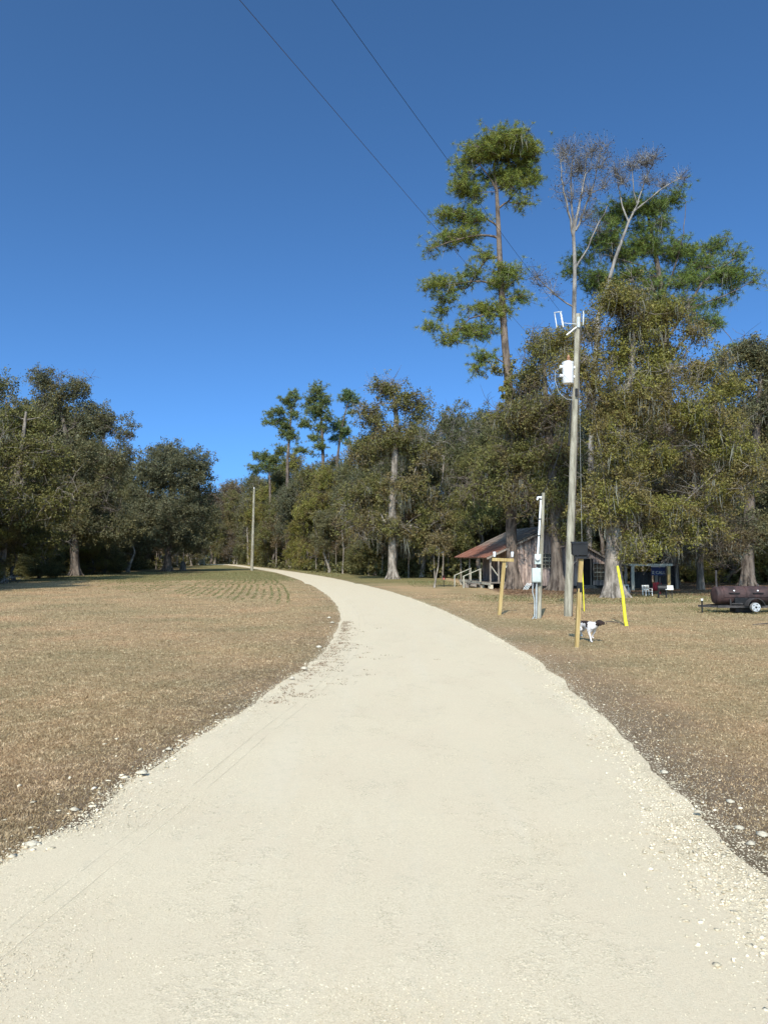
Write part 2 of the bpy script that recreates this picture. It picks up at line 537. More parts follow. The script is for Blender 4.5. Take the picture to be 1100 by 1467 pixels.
def make_tree(name, loc, label, group, trunk, lobes, seed, kind='broad', leaf='leaf_oak', bark='bark', ncl=150, cr=0.7, tips=6, per=30,
              L=0.16, W=0.09, tip=0.02, twigs=3, attach=2.0, shell=0.5, rise=0.6, arch=0.12, moss=0, moss_len=1.2, bare=0, ivy=None, up=0.5, flare=1.3, limbs=()):
    rng = np.random.default_rng(seed)
    root = empty(name, loc, label, 'tree', group)
    tr = [list(t) for t in trunk]
    nodes, par, rf, C, ntp = grow(rng, tr, lobes, ncl, attach, shell, rise, arch, limbs)
    rad = limb_radii(nodes, par, rf, ntp, tip)
    h0 = nodes[:ntp, 2]
    rad[:ntp] *= 1 + (flare - 1) * np.exp(-np.maximum(h0, 0) / 0.35)
    i = np.arange(1, len(nodes))
    big = rad[par[i]] > 0.07
    P0, P1, R0, R1 = nodes[par[i]], nodes[i], rad[par[i]].copy(), rad[i]
    R0 = np.where((i >= ntp) & (par[i] < ntp), np.minimum(R0, R1 * 1.4), R0)
    v1, f1 = tubes(P0[big], P1[big], R0[big], R1[big], 9)
    v2, f2 = tubes(P0[~big], P1[~big], R0[~big], R1[~big], 4)
    vs, fs = [v1, v2], [f1, f2 + len(v1)]
    if tr[0][3] > 0.3:                          # root buttresses
        nb = 6
        a = np.arange(nb) * 6.283 / nb + rng.random(nb) * 0.7
        r0 = tr[0][3]
        c0 = np.array([tr[0][0], tr[0][1], 0.0])
        q0 = c0 + np.stack([np.cos(a) * r0 * 0.55, np.sin(a) * r0 * 0.55, np.full(nb, 0.95) + rng.random(nb) * 0.5], 1)
        q1 = c0 + np.stack([np.cos(a) * r0 * 1.15, np.sin(a) * r0 * 1.15, np.full(nb, 0.25)], 1)
        q2 = c0 + np.stack([np.cos(a) * r0 * (1.5 + 0.6 * rng.random(nb)), np.sin(a) * r0 * (1.5 + 0.6 * rng.random(nb)), np.full(nb, -0.08)], 1)
        for (u0, u1, s0, s1) in ((q0, q1, 0.25, 0.36), (q1, q2, 0.36, 0.16)):
            vb, fb_ = tubes(u0, u1, np.full(nb, r0 * s0 * .8), np.full(nb, r0 * s1 * .7), 7)
            fs.append(fb_ + sum(len(v) for v in vs)); vs.append(vb)
    Cl = C[bare:] if bare else C
    T = None
    if kind == 'broad':
        lv, lf, T = broad_leaves(rng, Cl, cr, tips, per, L, W)
    elif kind == 'pine':
        lv, lf, T = needle_tufts(rng, Cl, cr, tips, per, L, W, up)
    else:                                       # bare crown: fans of twigs with tufts of dry seed heads at their tips
        T = np.repeat(C, tips, axis=0) + unit(rng, len(C) * tips) * cr * (0.5 + rng.random((len(C) * tips, 1)) * 0.6) + np.array([0, 0, 0.25 * cr])
        lv, lf, _ = broad_leaves(rng, T, 0.16, 1, per, L, W)
    ntw = len(Cl) if kind != 'bare' else len(C)
    if twigs:
        tt = T.reshape(ntw, tips, 3)[:, :min(twigs, tips)]
        a = np.repeat(Cl if kind != 'bare' else C, tt.shape[1], axis=0)
        b_ = tt.reshape(-1, 3)
        mid = (a + b_) / 2 + rng.normal(size=a.shape) * 0.08 * cr
        k = len(a)
        v3, f3 = tubes(np.concatenate([a, mid]), np.concatenate([mid, b_]), np.full(2 * k, tip * 0.6), np.concatenate([np.full(k, tip * 0.5), np.full(k, tip * 0.25)]), 3)
        fs.append(f3 + sum(len(v) for v in vs)); vs.append(v3)
    if bare:                                    # leafless sprays among the leaves
        B = C[:bare]
        for _ in range(2):
            e = np.repeat(B, 7, axis=0) + unit(rng, len(B) * 7) * cr * 1.5 * (0.4 + rng.random((len(B) * 7, 1)))
            s0 = np.repeat(B, 7, axis=0)
            mid = (s0 + e) / 2 + rng.normal(size=e.shape) * 0.12 * cr
            k = len(e)
            v3, f3 = tubes(np.concatenate([s0, mid]), np.concatenate([mid, e]), np.full(2 * k, tip * 0.7), np.concatenate([np.full(k, tip * 0.6), np.full(k, tip * 0.3)]), 3)
            fs.append(f3 + sum(len(v) for v in vs)); vs.append(v3)
            B = e[rng.choice(len(e), size=min(len(e), len(C[:bare]) * 2), replace=False)]
    np_obj('trunk', M[bark], root, np.concatenate(vs), np.concatenate(fs), smooth_=True)
    if ivy is not None:                         # leaves of a climber on the trunk
        ic = np.array(ivy, float)
        iv, if_, _ = broad_leaves(rng, ic, 0.45, 6, 26, 0.15, 0.10)
        np_obj('climber', M['leaf_gold'], root, iv, if_)
    np_obj('crown', M[leaf], root, lv, lf)
    if moss:
        cand = nodes[ntp:][nodes[ntp:, 2] > 2.0]
        pts = cand[rng.choice(len(cand), size=moss)]
        mv, mf = moss_mesh(rng, pts, 16, moss_len * 0.7, 0.045, 0.28)
        tag(np_obj('hanging_moss', M['moss'], root, mv, mf), kind='stuff')
    return root

def px_tree(name, base_px, D, label, group, trunk_px, lobes_px, seed, depth=1.0, limbs_px=(), **kw):
    """A tree measured in the photograph: trunk (px, py, radius) and lobes (px, py, rx, ry[, depth offset]) at distance D."""
    base = Vector(((base_px - CX) / FOC * D * 1.0, D, 0))
    base = at(base_px, HORIZ, D); base.z = 0
    tr = []
    for t in trunk_px:
        p = at(t[0], t[1], D) - base
        tr.append((p.x, p.y + (t[3] if len(t) > 3 else 0), p.z if tr else -0.1, t[2]))
    k = D / FOC
    rng = np.random.default_rng(seed + 77)
    lo = []
    for l in lobes_px:
        p = at(l[0], l[1], D) - base
        dy = l[4] if len(l) > 4 else rng.normal() * 0.35 * l[2] * k * depth
        lo.append((p.x, p.y + dy, p.z, l[2] * k, max(l[2], l[3]) * k * 0.9 * depth, l[3] * k))
    lms = []
    for lm in limbs_px:                         # (px, py, radius, depth offset)
        q = [at(l[0], l[1], D) - base for l in lm]
        lms.append([(v.x, v.y + (l[3] if len(l) > 3 else 0), v.z, l[2]) for v, l in zip(q, lm)])
    return make_tree(name, base, label, group, tr, lo, seed, limbs=lms, **kw)

# ================================================================== GROUND
Lpx = [(0, 1240), (60, 1205), (120, 1168), (200, 1115), (260, 1075), (330, 1030), (400, 985), (440, 955), (465, 930), (482, 905), (488, 885),
       (483, 868), (470, 853), (450, 840), (425, 829), (395, 820), (365, 815), (345, 812), (325, 809.3)]
Rpx = [(1100, 1250), (1050, 1212), (1000, 1168), (950, 1115), (920, 1085), (880, 1045), (840, 1005), (800, 970), (760, 940), (720, 918), (680, 896),
       (640, 876.5), (600, 861), (560, 847.5), (510, 835), (470, 827), (430, 820.5), (390, 815), (360, 811.7), (337, 808.6)]
Lw = np.array([gr(*p)[:2] for p in Lpx]); Rw = np.array([gr(*p)[:2] for p in Rpx])
Lw = np.vstack([[[-5.6, -30], [-3.3, 1.0]], Lw, [[-52, 205], [-75, 222]]])
Rw = np.vstack([[[1.0, -30], [2.45, 1.0]], Rw, [[-50, 209], [-73, 227]]])
def smooth_curve(P):
    y = np.concatenate([np.arange(-30, 60, 0.2), np.arange(60, 300, 1.0)])
    x = np.interp(y, P[:, 1], P[:, 0])
    for _ in range(3):
        k = 9
        xp = np.pad(x, k // 2, mode='edge')
        xs = np.convolve(xp, np.ones(k) / k, mode='valid')
        xs[:4] = x[:4]; xs[-4:] = x[-4:]
        x = xs
    return y, x
LY, LX = smooth_curve(Lw)
RY, RX = smooth_curve(Rw)
def left_x(y): return np.interp(y, LY, LX)
def right_x(y): return np.interp(y, RY, RX)

def vnoise(x, y, s, seed=0):
    """Smooth value noise in numpy."""
    x = np.asarray(x, float) * s + 1000; y = np.asarray(y, float) * s + 1000
    xi, yi = np.floor(x).astype(np.int64), np.floor(y).astype(np.int64)
    fx, fy = x - xi, y - yi
    fx, fy = fx * fx * (3 - 2 * fx), fy * fy * (3 - 2 * fy)
    def h(a, b_):
        n = (a * 374761393 + b_ * 668265263 + seed * 1442695) & 0x7fffffff
        n = ((n ^ (n >> 13)) * 1274126177) & 0x7fffffff
        return ((n ^ (n >> 16)) & 0xffff) / 65535.0
    return (h(xi, yi) * (1 - fx) + h(xi + 1, yi) * fx) * (1 - fy) + (h(xi, yi + 1) * (1 - fx) + h(xi + 1, yi + 1) * fx) * fy

def sstep(v, a, b_):
    t = np.clip((v - a) / (b_ - a), 0, 1)
    return t * t * (3 - 2 * t)

def green_amount(x, y):
    n = vnoise(x, y, 0.18, 3) - 0.5
    n2 = vnoise(x, y, 0.7, 5) - 0.5
    lx, rx = left_x(y), right_x(y)
    left = sstep(y + 14 * n + 3 * n2 + np.clip((-20 - x) * 0.15, -6, 6), 58, 70) * (x < lx)
    rr = (sstep(y + 5 * n + 2 * n2, 32.5, 35.5) * (1 - sstep(y + 6 * n, 41, 45)) * 0.8) * (x > 5)
    rr = np.maximum(rr, sstep(y + 9 * n, 52, 60) * (x > rx) * (x < 6))
    rr = np.maximum(rr, np.exp(-((y - 30.5 - 1.2 * n) / 2.1) ** 2) * sstep(x + 3 * n, 10, 13) * 1.25)
    return np.clip(np.where(x < lx, left, rr), 0, 1.3)

def litter_amount(x, y):
    n = vnoise(x, y, 0.3, 9) - 0.5
    a = sstep(y + 5 * n, 41, 45) * (x > 7)
    b_ = sstep(y + 8 * n, 78, 92) * (x < left_x(y) - 10)
    return np.clip(np.maximum(a, b_ * 0.5), 0, 1)

gx = np.unique(np.concatenate([np.linspace(-1500, -120, 24), np.arange(-120, -30, 3.0), np.arange(-30, 30, 0.75), np.arange(30, 120, 3.0), np.linspace(120, 1500, 24)]))
gy = np.unique(np.concatenate([np.linspace(-1500, -30, 20), np.arange(-30, 0, 3.0), np.arange(0, 60, 0.75), np.arange(60, 130, 1.5), np.arange(130, 330, 6.0), np.linspace(330, 1500, 24)]))
GX, GY = np.meshgrid(gx, gy)
nx, ny = len(gx), len(gy)
gv = np.stack([GX.ravel(), GY.ravel(), np.zeros(GX.size)], axis=1)
ii = (np.arange(ny - 1)[:, None] * nx + np.arange(nx - 1)[None, :]).ravel()
gf = np.stack([ii, ii + 1, ii + nx + 1, ii + nx], axis=1)
gme = np_mesh('ground', gv, gf)
def attr(me, name, arr):
    a = me.attributes.new(name, 'FLOAT', 'POINT')
    a.data.foreach_set('value', np.asarray(arr, dtype=np.float32).ravel())
attr(gme, 'green', green_amount(GX, GY))
attr(gme, 'litter', litter_amount(GX, GY))
dr = np.where(GX > 0.5 * (left_x(GY) + right_x(GY)), GX - right_x(GY), left_x(GY) - GX)
attr(gme, 'bare', (1 - sstep(dr + (vnoise(GX, GY, 0.8, 4) - 0.5) * 1.2, 0.2, 1.9)) * np.clip(9 / np.maximum(GY, 1), 0.25, 1))

m, nt, b = new_mat('dry_lawn_ground')
def attribute(nt, n):
    a = nt.nodes.new('ShaderNodeAttribute'); a.attribute_name = n
    return a.outputs['Fac']
co = coords(nt)
nfa = noise(nt, co, 26, 6, 0.75)
nfb = noise(nt, co, 7, 6, 0.8)
nf = math_n(nt, 'ADD', 0.5, math_n(nt, 'MULTIPLY', 1.25, math_n(nt, 'SUBTRACT', math_n(nt, 'MULTIPLY', math_n(nt, 'ADD', nfa, nfb), 0.5), 0.5)))
nm = noise(nt, co, 2.2, 5, 0.65)
nl = noise(nt, co, 0.22, 4, 0.6)
tan = ramp(nt, [(0.25, (0.21, 0.135, 0.066)), (0.5, (0.405, 0.285, 0.160)), (0.72, (0.60, 0.45, 0.275))], nf)
tan2 = ramp(nt, [(0.25, (0.18, 0.132, 0.068)), (0.5, (0.355, 0.275, 0.148)), (0.75, (0.55, 0.44, 0.26))], nf)
c = mix(nt, smooth(nt, nl, 0.42, 0.60), tan, tan2)
c = mix(nt, math_n(nt, 'MULTIPLY', smooth(nt, nm, 0.52, 0.72), 0.45), c, (0.18, 0.155, 0.075))
grn = ramp(nt, [(0.25, (0.060, 0.070, 0.022)), (0.5, (0.135, 0.140, 0.050)), (0.75, (0.26, 0.235, 0.11))], nf)
c = mix(nt, math_n(nt, 'MULTIPLY', attribute(nt, 'green'), math_n(nt, 'ADD', 0.35, math_n(nt, 'MULTIPLY', nm, 0.75)), clamp=True), c, grn)
lit = ramp(nt, [(0.25, (0.050, 0.030, 0.020)), (0.5, (0.14, 0.082, 0.052)), (0.75, (0.30, 0.20, 0.13))], nf)
c = mix(nt, math_n(nt, 'MULTIPLY', attribute(nt, 'litter'), math_n(nt, 'ADD', 0.5, math_n(nt, 'MULTIPLY', nm, 0.7)), clamp=True), c, lit)
c = mix(nt, 1.0, c, ramp(nt, [(0.34, (0.80, 0.82, 0.80)), (0.5, (1.0, 0.98, 0.97)), (0.66, (1.14, 1.05, 1.04))], noise(nt, co, 0.32, 5, 0.65)), 'MULTIPLY')
soil = ramp(nt, [(0.3, (0.085, 0.062, 0.045)), (0.6, (0.20, 0.155, 0.115)), (0.8, (0.33, 0.27, 0.21))], nf)
c = mix(nt, math_n(nt, 'MULTIPLY', attribute(nt, 'bare'), 0.75), c, soil)
nt.links.new(c, b.inputs['Base Color'])
b.inputs['Roughness'].default_value = 1.0
b.inputs['Specular IOR Level'].default_value = 0.05
bump(nt, b, nf, 1.0, 0.05)
gme.materials.append(m)
tag(link('ground', gme), kind='structure')

# the gravel road: a crowned sheet, edges uneven
ys = np.concatenate([np.arange(-30, 2, 1.0), np.arange(2, 60, 0.12), np.arange(60, 212, 1.0)])
jl = (vnoise(ys, ys * 0, 1.1, 21) - 0.5) * 0.26 + (vnoise(ys, ys * 0, 4.0, 22) - 0.5) * 0.10
jr = (vnoise(ys, ys * 0, 0.9, 23) - 0.5) * 0.17 + (vnoise(ys, ys * 0, 3.5, 24) - 0.5) * 0.06
fall = np.clip(9 / np.maximum(ys, 1), 0.3, 1)
xl, xr = left_x(ys) + jl * fall, right_x(ys) + jr * fall
na = 17
tt = np.linspace(0, 1, na)
rxx = xl[:, None] + (xr - xl)[:, None] * tt[None, :]
ryy = np.repeat(ys[:, None], na, axis=1)
prof = 0.045 * (1 - (2 * tt - 1) ** 4) + 0.006
rzz = prof[None, :] + (vnoise(rxx, ryy, 0.9, 31) - 0.5) * 0.012
rzz[:, 0] = 0.004; rzz[:, -1] = 0.004
rv = np.stack([rxx.ravel(), ryy.ravel(), rzz.ravel()], axis=1)
ii = (np.arange(len(ys) - 1)[:, None] * na + np.arange(na - 1)[None, :]).ravel()
rf_ = np.stack([ii, ii + 1, ii + na + 1, ii + na], axis=1)
rme = np_mesh('gravel_road', rv, rf_)
attr(rme, 'inset', rxx - left_x(ys)[:, None])
m, nt, b = new_mat('crushed_limestone')
co = coords(nt)
fine = noise(nt, co, 85, 6, 0.8)
mid = noise(nt, co, 9, 5, 0.65)
big = noise(nt, co, 0.9, 4, 0.6)
streak = noise(nt, coords(nt, (1.0, 0.10, 1)), 2.2, 4, 0.6)
c = ramp(nt, [(0.36, (0.530, 0.440, 0.300)), (0.5, (0.615, 0.522, 0.370)), (0.64, (0.690, 0.596, 0.436))], fine)
c = mix(nt, math_n(nt, 'MULTIPLY', smooth(nt, big, 0.40, 0.62), 0.55), c, (0.605, 0.505, 0.360))
c = mix(nt, math_n(nt, 'MULTIPLY', smooth(nt, streak, 0.50, 0.70), 0.35), c, (0.625, 0.548, 0.415))
vor = nt.nodes.new('ShaderNodeTexVoronoi')
vor.inputs['Scale'].default_value = 75
nt.links.new(co, vor.inputs['Vector'])
peb = math_n(nt, 'MULTIPLY', smooth(nt, mid, 0.50, 0.62), smooth(nt, streak, 0.35, 0.6))
c = mix(nt, math_n(nt, 'MULTIPLY', peb, smooth(nt, vor.outputs[0], 0.30, 0.62)), c, (0.58, 0.50, 0.36))
vg = nt.nodes.new('ShaderNodeTexVoronoi')                    # stone by stone tone of the crushed rock
vg.inputs['Scale'].default_value = 120
nt.links.new(co, vg.inputs['Vector'])
sx = nt.nodes.new('ShaderNodeSeparateColor')
nt.links.new(vg.outputs['Color'], sx.inputs[0])
grain = ramp(nt, [(0.0, (0.70, 0.69, 0.66)), (0.35, (0.96, 0.96, 0.95)), (1.0, (1.16, 1.16, 1.17))], sx.outputs[0])
drift = math_n(nt, 'MAXIMUM', 0.22, math_n(nt, 'MULTIPLY', smooth(nt, mid, 0.44, 0.60), smooth(nt, noise(nt, coords(nt, (1.0, 0.45, 1)), 1.5, 3), 0.42, 0.60)))
c = mix(nt, drift, c, mix(nt, 1.0, c, grain, 'MULTIPLY'))
ins = nt.nodes.new('ShaderNodeAttribute'); ins.attribute_name = 'inset'      # thin grader scratches along the inner edge
wv = math_n(nt, 'ADD', ins.outputs['Fac'], math_n(nt, 'MULTIPLY', math_n(nt, 'SUBTRACT', noise(nt, coords(nt, (0.12, 0.12, 1)), 0.8, 1), 0.5), 0.16))
def groove(pos, wid):
    d_ = math_n(nt, 'ABSOLUTE', math_n(nt, 'SUBTRACT', wv, pos))
    return math_n(nt, 'MULTIPLY', math_n(nt, 'SUBTRACT', 1.0, smooth(nt, d_, 0.0, wid)), smooth(nt, noise(nt, coords(nt, (1, 0.6, 1)), 1.3, 3), 0.40, 0.52))
gro = math_n(nt, 'MAXIMUM', groove(0.66, 0.018), groove(0.83, 0.010))
c = mix(nt, math_n(nt, 'MULTIPLY', gro, 0.22), c, (0.36, 0.31, 0.23))
nt.links.new(c, b.inputs['Base Color'])
b.inputs['Roughness'].default_value = 0.95
b.inputs['Specular IOR Level'].default_value = 0.15
hgt = math_n(nt, 'ADD', math_n(nt, 'MULTIPLY', math_n(nt, 'SUBTRACT', fine, math_n(nt, 'MULTIPLY', gro, 2.0)), 0.5), math_n(nt, 'MULTIPLY', drift, math_n(nt, 'MULTIPLY', 0.8, sx.outputs[0])))
bump(nt, b, hgt, 0.5, 0.014)
rme.materials.append(m)
rme.polygons.foreach_set('use_smooth', np.ones(len(rme.polygons), dtype=bool))
tag(link('gravel_road', rme), kind='structure')

# ------------------------------------------------------------------ loose stones, grass, litter (stuff)
ICO_V = np.array([(0, 0, 1), (.894, 0, .447), (.276, .851, .447), (-.724, .526, .447), (-.724, -.526, .447), (.276, -.851, .447),
                  (.724, .526, -.447), (-.276, .851, -.447), (-.894, 0, -.447), (-.276, -.851, -.447), (.724, -.526, -.447), (0, 0, -1)], float)
ICO_F = np.array([(0, 1, 2), (0, 2, 3), (0, 3, 4), (0, 4, 5), (0, 5, 1), (1, 6, 2), (2, 7, 3), (3, 8, 4), (4, 9, 5), (5, 10, 1), (6, 7, 2), (7, 8, 3),
                  (8, 9, 4), (9, 10, 5), (10, 6, 1), (11, 7, 6), (11, 8, 7), (11, 9, 8), (11, 10, 9), (11, 6, 10)], int)
OCT_V = np.array([(1, 0, -.5), (0, 1, -.5), (-1, 0, -.5), (0, -1, -.5), (0, 0, 0.9)], float)   # grains sit in the road: no underside
OCT_F = np.array([(0, 1, 4), (1, 2, 4), (2, 3, 4), (3, 0, 4)], int)
def stones(rng, x, y, z, size, V, F):
    n = len(x)
    v = V[None] * (1 + 0.38 * rng.normal(size=(n, len(V), 1)).clip(-1.5, 1.5))
    sc = size[:, None, None] * (np.array([1, 1, 0.5]) * (0.6 + 0.8 * rng.random((n, 3))))[:, None, :]
    v = v * sc
    a = rng.random(n) * 6.283
    ca, sa = np.cos(a)[:, None], np.sin(a)[:, None]
    vx = v[:, :, 0] * ca - v[:, :, 1] * sa; vy = v[:, :, 0] * sa + v[:, :, 1] * ca
    v = np.stack([vx + x[:, None], vy + y[:, None], v[:, :, 2] + z[:, None]], axis=2)
    f = F[None] + (np.arange(n) * len(V))[:, None, None]
    return v.reshape(-1, 3), f.reshape(-1, 3)

rng = np.random.default_rng(5)
def road_z(x, y):
    l, r = left_x(y), right_x(y)
    t = np.clip((x - l) / (r - l), 0, 1)
    return 0.045 * (1 - (2 * t - 1) ** 4) + 0.006
def screen_y(n, lo, hi, power=1.0):
    """Distances spread so that nearer ground gets more pieces (even in the picture)."""
    u = rng.random(n)
    return 1.0 / (1 / lo + (1 / hi - 1 / lo) * u) if power == 1 else lo * (hi / lo) ** u

# windrow of coarse chunks along the right edge, thin line along the left edge
n = 3600
y = screen_y(n, 3.2, 40)
off = rng.normal(size=n) * 0.10 - 0.10 - np.abs(rng.normal(size=n)) * 0.20 * np.clip(7 / y, 0.15, 1.4)
x = right_x(y) + off + (vnoise(y, y * 0, 0.9, 23) - 0.5) * 0.17 * np.clip(9 / y, 0.3, 1)
s = 0.005 + 0.012 * rng.random(n) ** 4 + 0.0002 * y
w1 = stones(rng, x, y, road_z(x, y) + s * 0.3, s, ICO_V, ICO_F)
n = 1500
y = screen_y(n, 4.5, 60)
x = left_x(y) + rng.normal(size=n) * 0.10 + 0.02 + (vnoise(y, y * 0, 1.1, 21) - 0.5) * 0.26 * np.clip(9 / y, 0.3, 1)
s = 0.004 + 0.015 * rng.random(n) ** 5
w2 = stones(rng, x, y, road_z(x, y) + s * 0.3, s, ICO_V, ICO_F)
n = 900                                           # strays thrown into the right verge
y = screen_y(n, 4.2, 40)
x = right_x(y) + np.abs(rng.exponential(0.55, size=n))
s = 0.005 + 0.012 * rng.random(n) ** 4
w3 = stones(rng, x, y, s * 0.3, s, ICO_V, ICO_F)
n = 200
y = screen_y(n, 5, 50)
x = left_x(y) - np.abs(rng.exponential(0.35, size=n))
s = 0.008 + 0.02 * rng.random(n) ** 2
w4 = stones(rng, x, y, s * 0.4, s, ICO_V, ICO_F)
n = 22000
y = screen_y(n, 3.2, 42)
x = right_x(y) + rng.normal(size=n) * 0.10 - 0.06 - np.abs(rng.normal(size=n)) * 0.24 * np.clip(7 / y, 0.2, 1.4) + (vnoise(y, y * 0, 0.9, 23) - 0.5) * 0.17 * np.clip(9 / y, 0.3, 1)
s = 0.003 + 0.006 * rng.random(n) ** 2 + 0.0002 * y
w5 = stones(rng, x, y, road_z(x, y) + s * 0.2, s, OCT_V, OCT_F)
n = 6500
y = screen_y(n, 4.0, 42)
x = right_x(y) + rng.exponential(0.28, size=n)
s = 0.003 + 0.006 * rng.random(n) ** 3 + 0.0001 * y
w6 = stones(rng, x, y, s * 0.3, s, OCT_V, OCT_F)
n = 10000
y = screen_y(n, 4.5, 60)
x = left_x(y) + rng.normal(size=n) * 0.07 + rng.exponential(0.22, size=n) * (rng.random(n) < 0.6) + (vnoise(y, y * 0, 1.1, 21) - 0.5) * 0.26 * np.clip(9 / y, 0.3, 1)
s = 0.003 + 0.006 * rng.random(n) ** 3 + 0.0002 * y
w7 = stones(rng, x, y, road_z(x, y) + s * 0.2, s, OCT_V, OCT_F)
V, F, k = [], [], 0
for (v, f) in (w1, w2, w3, w4, w5, w6, w7):
    V.append(v); F.append(f + k); k += len(v)
o = np_obj('gravel', M['grit'], None, np.concatenate(V), np.concatenate(F))
tag(o, 'loose white limestone gravel heaped along the edges of the road', 'gravel', kind='stuff')

# grit lying on the road, in drifts
n = 150000
y = screen_y(n, 3.3, 20)
x = left_x(y) + (right_x(y) - left_x(y)) * rng.random(n)
keep = (vnoise(x, y * 0.5, 1.6, 41) * 0.6 + vnoise(x, y, 5.0, 42) * 0.4 + 0.45 * rng.random(n)) > 0.83
x, y = x[keep], y[keep]
s = 0.0022 + 0.0042 * rng.random(len(x)) ** 3
v, f = stones(rng, x, y, road_z(x, y) + s * 0.25, s, OCT_V, OCT_F)
o = np_obj('road_grit', M['grit'], None, v, f)
tag(o, 'fine loose grit scattered in drifts over the road surface', 'gravel', kind='stuff')

# dry grass blades: left field and right verge
mg = leaf_mat('dry_grass_blades', (0.18, 0.120, 0.058), (0.61, 0.465, 0.27), (0.29, 0.205, 0.11), (0.82, 0.655, 0.42), 0.35, 2.2, patch=0.32)
def blades(rng, x, y, h, w, lean=0.9):
    n = len(x)
    a = rng.random(n) * 6.283
    hw = w / 2
    dx, dy = np.cos(a) * hw, np.sin(a) * hw
    la = rng.random(n) * 6.283
    ll = h * lean * rng.random(n)
    z0 = np.zeros(n)
    v = np.stack([np.stack([x - dx, y - dy, z0], 1), np.stack([x + dx, y + dy, z0], 1),
                  np.stack([x + np.cos(la) * ll, y + np.sin(la) * ll, h * (0.4 + 0.6 * rng.random(n))], 1)], axis=1)
    return v.reshape(-1, 3), np.arange(n * 3).reshape(n, 3)
n = 240000
y = screen_y(n, 4.6, 72, 2)
xl_ = -0.56 * y - 0.5
x = xl_ + (left_x(y) - xl_) * rng.random(n)
edge_d = left_x(y) - x
p = np.clip(0.35 + edge_d * 1.2, 0.25, 1) * np.clip(0.55 + 0.8 * vnoise(x, y, 0.5, 51), 0, 1) * np.clip((74 - y) / 40, 0, 1)
k_ = rng.random(n) < p
x, y = x[k_], y[k_]
h = 0.012 + 0.022 * rng.random(len(x)) + 0.0003 * y
w = 0.005 + 0.0010 * y
v1, f1 = blades(rng, x, y, h, w, 1.6)
n = 150000
y = screen_y(n, 4.6, 44, 2)
xr_ = 0.56 * y + 0.5
x = right_x(y) + 0.1 + (xr_ - right_x(y) - 0.1) * rng.random(n)
p = np.clip(0.10 + (x - right_x(y)) * 0.30, 0.06, 0.9)
k_ = (rng.random(n) < p) & (x < xr_)
x, y = x[k_], y[k_]
h = 0.010 + 0.016 * rng.random(len(x)) + 0.0005 * y
v2, f2 = blades(rng, x, y, h, 0.005 + 0.0010 * y, 1.3)
o = np_obj('dry_grass', mg, None, np.concatenate([v1, v2]), np.concatenate([f1, f2 + len(v1)]))
tag(o, 'short dry tan grass covering the field and the verge', 'grass', kind='stuff')

# seeded rows of young green grass that follow the bend
mr = leaf_mat('young_green_grass', (0.095, 0.105, 0.034), (0.25, 0.245, 0.105), (0.16, 0.14, 0.06), (0.38, 0.31, 0.16), 0.25, 1.5)
yy = np.arange(27, 76, 0.10)
lx = left_x(yy)
tx = np.gradient(lx, yy); nl_ = np.sqrt(1 + tx ** 2)
RXs, RYs = [], []
for r_ in range(31):
    offd = 2.2 + r_ * 0.46
    ox, oy = lx - offd / nl_, yy + offd * tx / nl_
    lo_y, hi_y = 33.5 + 0.55 * r_ + 3 * rng.random(), 72 - 0.3 * r_
    if 15 < r_ < 18: continue
    k_ = (oy > lo_y) & (oy < hi_y) & (rng.random(len(ox)) < 0.40 - 0.008 * r_) & (vnoise(ox, oy, 0.35, 61 + r_) > 0.22)
    RXs.append(ox[k_]); RYs.append(oy[k_])
rx_, ry_ = np.concatenate(RXs), np.concatenate(RYs)
rx_, ry_ = np.repeat(rx_, 5), np.repeat(ry_, 5)
rx_ = rx_ + rng.normal(size=len(rx_)) * 0.05; ry_ = ry_ + rng.normal(size=len(ry_)) * 0.06
v, f = blades(rng, rx_, ry_, 0.06 + 0.06 * rng.random(len(rx_)), np.full(len(rx_), 0.028), 0.9)
o = np_obj('sown_grass', mr, None, v, f)
tag(o, 'young green grass sprouting in curved sown rows beside the bend', 'grass', kind='stuff')

# green grass of the shaded lawn
n = 60000
x = np.concatenate([rng.uniform(-60, -5, n // 2), rng.uniform(2, 24, n // 2)])
y = np.concatenate([rng.uniform(52, 105, n // 2), rng.uniform(27, 66, n // 2)])
k_ = rng.random(n) < green_amount(x, y) * 0.9
k_ &= ~((x > left_x(y) - 0.3) & (x < right_x(y) + 0.3))
x, y = x[k_], y[k_]
v, f = blades(rng, x, y, 0.05 + 0.06 * rng.random(len(x)), 0.02 + 0.0007 * y, 0.8)
o = np_obj('green_grass', mr, None, v, f)
tag(o, 'patchy green grass growing near the trees and the smoker', 'grass', kind='stuff')

# leaf litter under the trees on the right
n = 26000
x = rng.uniform(6, 28, n); y = rng.uniform(37, 62, n)
k_ = rng.random(n) < litter_amount(x, y + 3) * np.clip(0.3 + vnoise(x, y, 0.6, 71), 0, 1)
x, y = x[k_], y[k_]
n = len(x)
P = np.stack([x, y, 0.012 + 0.03 * rng.random(n)], 1)
a = unit(rng, n); a[:, 2] *= 0.35
b_ = np.cross(a, unit(rng, n)); b_[:, 2] *= 0.35
v = np.stack([P - a * 0.07, P + b_ * 0.05, P + a * 0.07, P - b_ * 0.05], 1).reshape(-1, 3)
v[:, 2] = np.maximum(v[:, 2], 0.006)
o = np_obj('leaf_litter', M['litter_leaf'], None, v, np.arange(n * 4).reshape(n, 4))
tag(o, 'brown fallen leaves spread under the trees by the cabin', 'leaf litter', kind='stuff')

